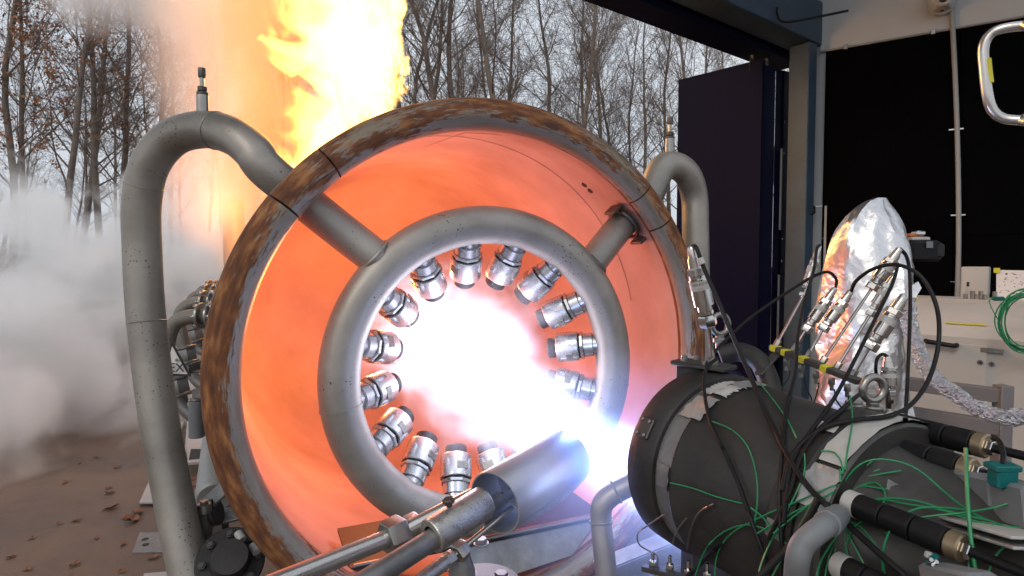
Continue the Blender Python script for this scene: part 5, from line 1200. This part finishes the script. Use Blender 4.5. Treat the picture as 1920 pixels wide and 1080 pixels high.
# ================================================================== FOREST
def gen_tree(seed, H, r0, leafy):
    rg = random.Random(seed); seg_t, seg_c, leaves = [], [], []
    def rot(d, ang, az):
        x, y, z = basis(d); return (z * math.cos(ang) + (x * math.cos(az) + y * math.sin(az)) * math.sin(ang)).normalized()
    def grow(p, d, L, r, lvl, out, nseg, up):
        pts = [(p, r)]; q = V(p); dd = V(d)
        for i in range(nseg):
            wb = .055 if lvl == 0 else .10
            dd = (dd + V((rg.gauss(0, wb), rg.gauss(0, wb), rg.gauss(0, .05) + up))).normalized()
            q2 = q + dd * (L / nseg); r2 = r * (1 - .8 * (i + 1) / nseg) if lvl else r0 * (1 - .9 * ((i + 1) / nseg)) + .015
            out.append((q.copy(), q2.copy(), pts[-1][1], r2)); pts.append((q2.copy(), r2)); q = q2
        return pts
    # trunk, sometimes forked
    tp = grow(V((0, 0, -.2)), V((rg.gauss(0, .03), rg.gauss(0, .03), 1)), H, r0, 0, seg_t, 14, .10)
    prim = []
    nb = rg.randint(26, 34)
    for k in range(nb):
        f = .25 + .73 * (k / nb) ** .85 + rg.uniform(-.02, .02); i = min(12, int(f * 14)); g_ = f * 14 - i
        p = tp[i][0].lerp(tp[i + 1][0], min(1, max(0, g_))); r = tp[i][1] * rg.uniform(.35, .6)
        ang = R(rg.uniform(34, 64)) * (1.12 - .45 * f); d = rot(V((0, 0, 1)), ang, rg.uniform(0, 6.283))
        L = H * rg.uniform(.16, .34) * (1.12 - .55 * f); prim.append((grow(p, d, L, min(.045, max(.016, r * .8)), 1, seg_c, 6, .08), L))
    for pts, L in prim:
        for k in range(rg.randint(8, 11)):
            f = rg.uniform(.18, 1); i = min(len(pts) - 2, int(f * (len(pts) - 1))); p, r = pts[i][0].lerp(pts[i + 1][0], rg.random()), pts[i][1]
            d = rot((pts[i + 1][0] - pts[i][0]).normalized(), R(rg.uniform(25, 60)), rg.uniform(0, 6.283)); L2 = L * rg.uniform(.22, .5)
            s = grow(p, d, L2, min(.013, max(.007, r * .5)), 2, seg_c, 4, .05)
            for q in range(rg.randint(6, 8)):
                i2 = rg.randint(0, 3); p2 = s[i2][0].lerp(s[i2 + 1][0], rg.random()); d2 = rot((s[i2 + 1][0] - s[i2][0]).normalized(), R(rg.uniform(20, 60)), rg.uniform(0, 6.283))
                e2 = p2 + d2 * L2 * rg.uniform(.25, .6) + V((0, 0, .04)); seg_c.append((p2, e2, .0075, .004))
                if leafy and p2.z < H * .62 and rg.random() < .62 * (1.15 - p2.z / (H * .7)) + .12:
                    for _ in range(6): leaves.append(p2.lerp(e2, rg.random()) + V((rg.gauss(0, .09), rg.gauss(0, .09), rg.gauss(0, .05))))
    return seg_t, seg_c, leaves
def seg_mesh(name, segs, sides, mt):
    n = len(segs); p0 = np.array([tuple(s[0]) for s in segs]); p1 = np.array([tuple(s[1]) for s in segs]); r0 = np.array([s[2] for s in segs]); r1 = np.array([s[3] for s in segs])
    d = p1 - p0; d /= np.linalg.norm(d, axis=1)[:, None] + 1e-9
    h = np.where(np.abs(d[:, 2:3]) < .9, np.array([[0, 0, 1.]]), np.array([[1., 0, 0]])); x = np.cross(h, d); x /= np.linalg.norm(x, axis=1)[:, None]; y = np.cross(d, x)
    vs = np.zeros((n, 2 * sides, 3))
    for k in range(sides):
        a = 2 * math.pi * k / sides; o = x * math.cos(a) + y * math.sin(a)
        vs[:, k] = p0 + o * r0[:, None]; vs[:, sides + k] = p1 + o * r1[:, None]
    fc_ = np.array([[k, (k + 1) % sides, sides + (k + 1) % sides, sides + k] for k in range(sides)])
    fs = (fc_[None] + (np.arange(n) * 2 * sides)[:, None, None]).reshape(-1, 4)
    me = bpy.data.meshes.new(name); me.vertices.add(n * 2 * sides); me.vertices.foreach_set('co', vs.reshape(-1)); nf = len(fs)
    me.loops.add(nf * 4); me.loops.foreach_set('vertex_index', fs.reshape(-1).astype(np.int32)); me.polygons.add(nf)
    me.polygons.foreach_set('loop_start', np.arange(nf, dtype=np.int32) * 4); me.polygons.foreach_set('loop_total', np.full(nf, 4, dtype=np.int32))
    me.update(calc_edges=True); me.materials.append(mt); return me
def leaf_mesh(name, pts, size, mt, seed):
    rng = np.random.default_rng(seed); n = len(pts); c = np.array([tuple(p) for p in pts]); a = rng.normal(size=(n, 3)); a /= np.linalg.norm(a, axis=1)[:, None]; b = rng.normal(size=(n, 3)); b -= a * (a * b).sum(1)[:, None]; b /= np.linalg.norm(b, axis=1)[:, None]
    s = size * rng.uniform(.6, 1.3, (n, 1)); vs = np.stack([c - a * s, c + b * s * .55, c + a * s, c - b * s * .55], 1)
    me = bpy.data.meshes.new(name); me.from_pydata(vs.reshape(-1, 3).tolist(), [], [tuple(range(4 * i, 4 * i + 4)) for i in range(n)]); me.materials.append(mt); return me
arche = []
for k in range(6):
    st, scn, lv_ = gen_tree(100 + k, 19.0, .15, k < 2)
    arche.append((seg_mesh('trunk', st, 8, M_bark), seg_mesh('crown', scn, 3, M_twig), leaf_mesh('leaves', lv_, .075, M_leafc, k) if lv_ else None))
def plant(px, d, s, k, label, group, lean=0):
    p = P(px, 500, d); t = thing('bare_tree' if k > 1 else 'copper_leaved_tree', label, 'tree', (p.x, p.y, 0), group)
    rg = random.Random(int(px * 13 + d * 7)); t.rotation_euler = (rg.gauss(0, .025), rg.gauss(0, .025) + lean, rg.uniform(0, 6.28)); s2 = s * rg.uniform(.95, 1.1); t.scale = (s * rg.uniform(.85, 1.1),) * 2 + (s2,)
    for nm, me in zip(('trunk', 'crown', 'leaves'), arche[k]):
        if me is None: continue
        o = bpy.data.objects.new(nm, me); col.objects.link(o); o.parent = t
ORD = ['first', 'second', 'third', 'fourth', 'fifth', 'sixth', 'seventh', 'eighth', 'ninth', 'tenth', 'eleventh', 'twelfth']
left = [(-60, 21, .80, 2), (12, 20, .86, 0), (62, 23, .9, 3), (120, 20.5, .92, 1), (150, 24, 1.0, 4), (205, 22, .86, 5), (228, 26, .95, 2), (290, 25, .92, 0), (330, 29, .85, 3), (385, 33, .80, 4)]
for i, (px, d, s, k) in enumerate(left): plant(px, d, s, k, ('copper leaved' if k < 2 else 'bare') + ' tree, ' + ORD[i] + ' trunk from the left edge in the front row', 'front row of trees left of the fire')
mid = [(735, 24, .9, 5, 0), (770, 27, .95, 2, 0), (812, 30, .95, 4, 0), (848, 24, 1.0, 3, 0), (865, 23, .98, 5, .01), (905, 29, .9, 2, 0), (985, 22, .98, 4, 0), (1030, 27, .85, 3, 0), (1065, 23, .88, 2, 0), (1125, 24, .80, 5, 0), (1210, 28, .76, 4, 0), (1285, 26, .86, 3, 0)]
for i, (px, d, s, k, ln) in enumerate(mid): plant(px, d, s, k, 'bare tree, ' + ORD[i] + ' trunk right of the fire in the front row', 'front row of trees right of the fire', ln)
rg = random.Random(77)
for i in range(28):
    px = -120 + 1580 * (i + rg.random()) / 28; plant(px, rg.uniform(33, 48), rg.uniform(.75, 1.0), rg.randint(2, 5), 'thin bare tree standing deep in the wood behind the front rows', 'trees deep in the wood')
# undergrowth at the wood's edge
rg = random.Random(5); pts = []; sg_ = []
for i in range(5200):
    x = rg.uniform(-34, 22); y = rg.uniform(18.5, 34); h = rg.uniform(.4, 2.6) * (1 + .7 * mnoise.noise((x * .3, y * .3, 0)))
    p = V((x, y, 0)); e = p + V((rg.gauss(0, .35), rg.gauss(0, .35), h)); sg_.append((p, e, .012, .004))
    for _ in range(3):
        a = p.lerp(e, rg.uniform(.3, 1)); sg_.append((a, a + V((rg.gauss(0, .3), rg.gauss(0, .3), rg.uniform(.05, .5))), .006, .003))
        if x < -6 or rg.random() < .3: pts += [a + V((rg.gauss(0, .2), rg.gauss(0, .2), rg.gauss(0, .12))) for _ in range(4)]
und = bpy.data.objects.new('undergrowth', seg_mesh('undergrowth', sg_, 3, M_brush)); col.objects.link(und); tag(und, 'tangled brown undergrowth along the edge of the wood', 'undergrowth', None, 'stuff')
ul = bpy.data.objects.new('dry_foliage', leaf_mesh('dry_foliage', pts, .07, M_leafc, 3)); col.objects.link(ul); ul.parent = und
ul['kind'] = 'stuff'
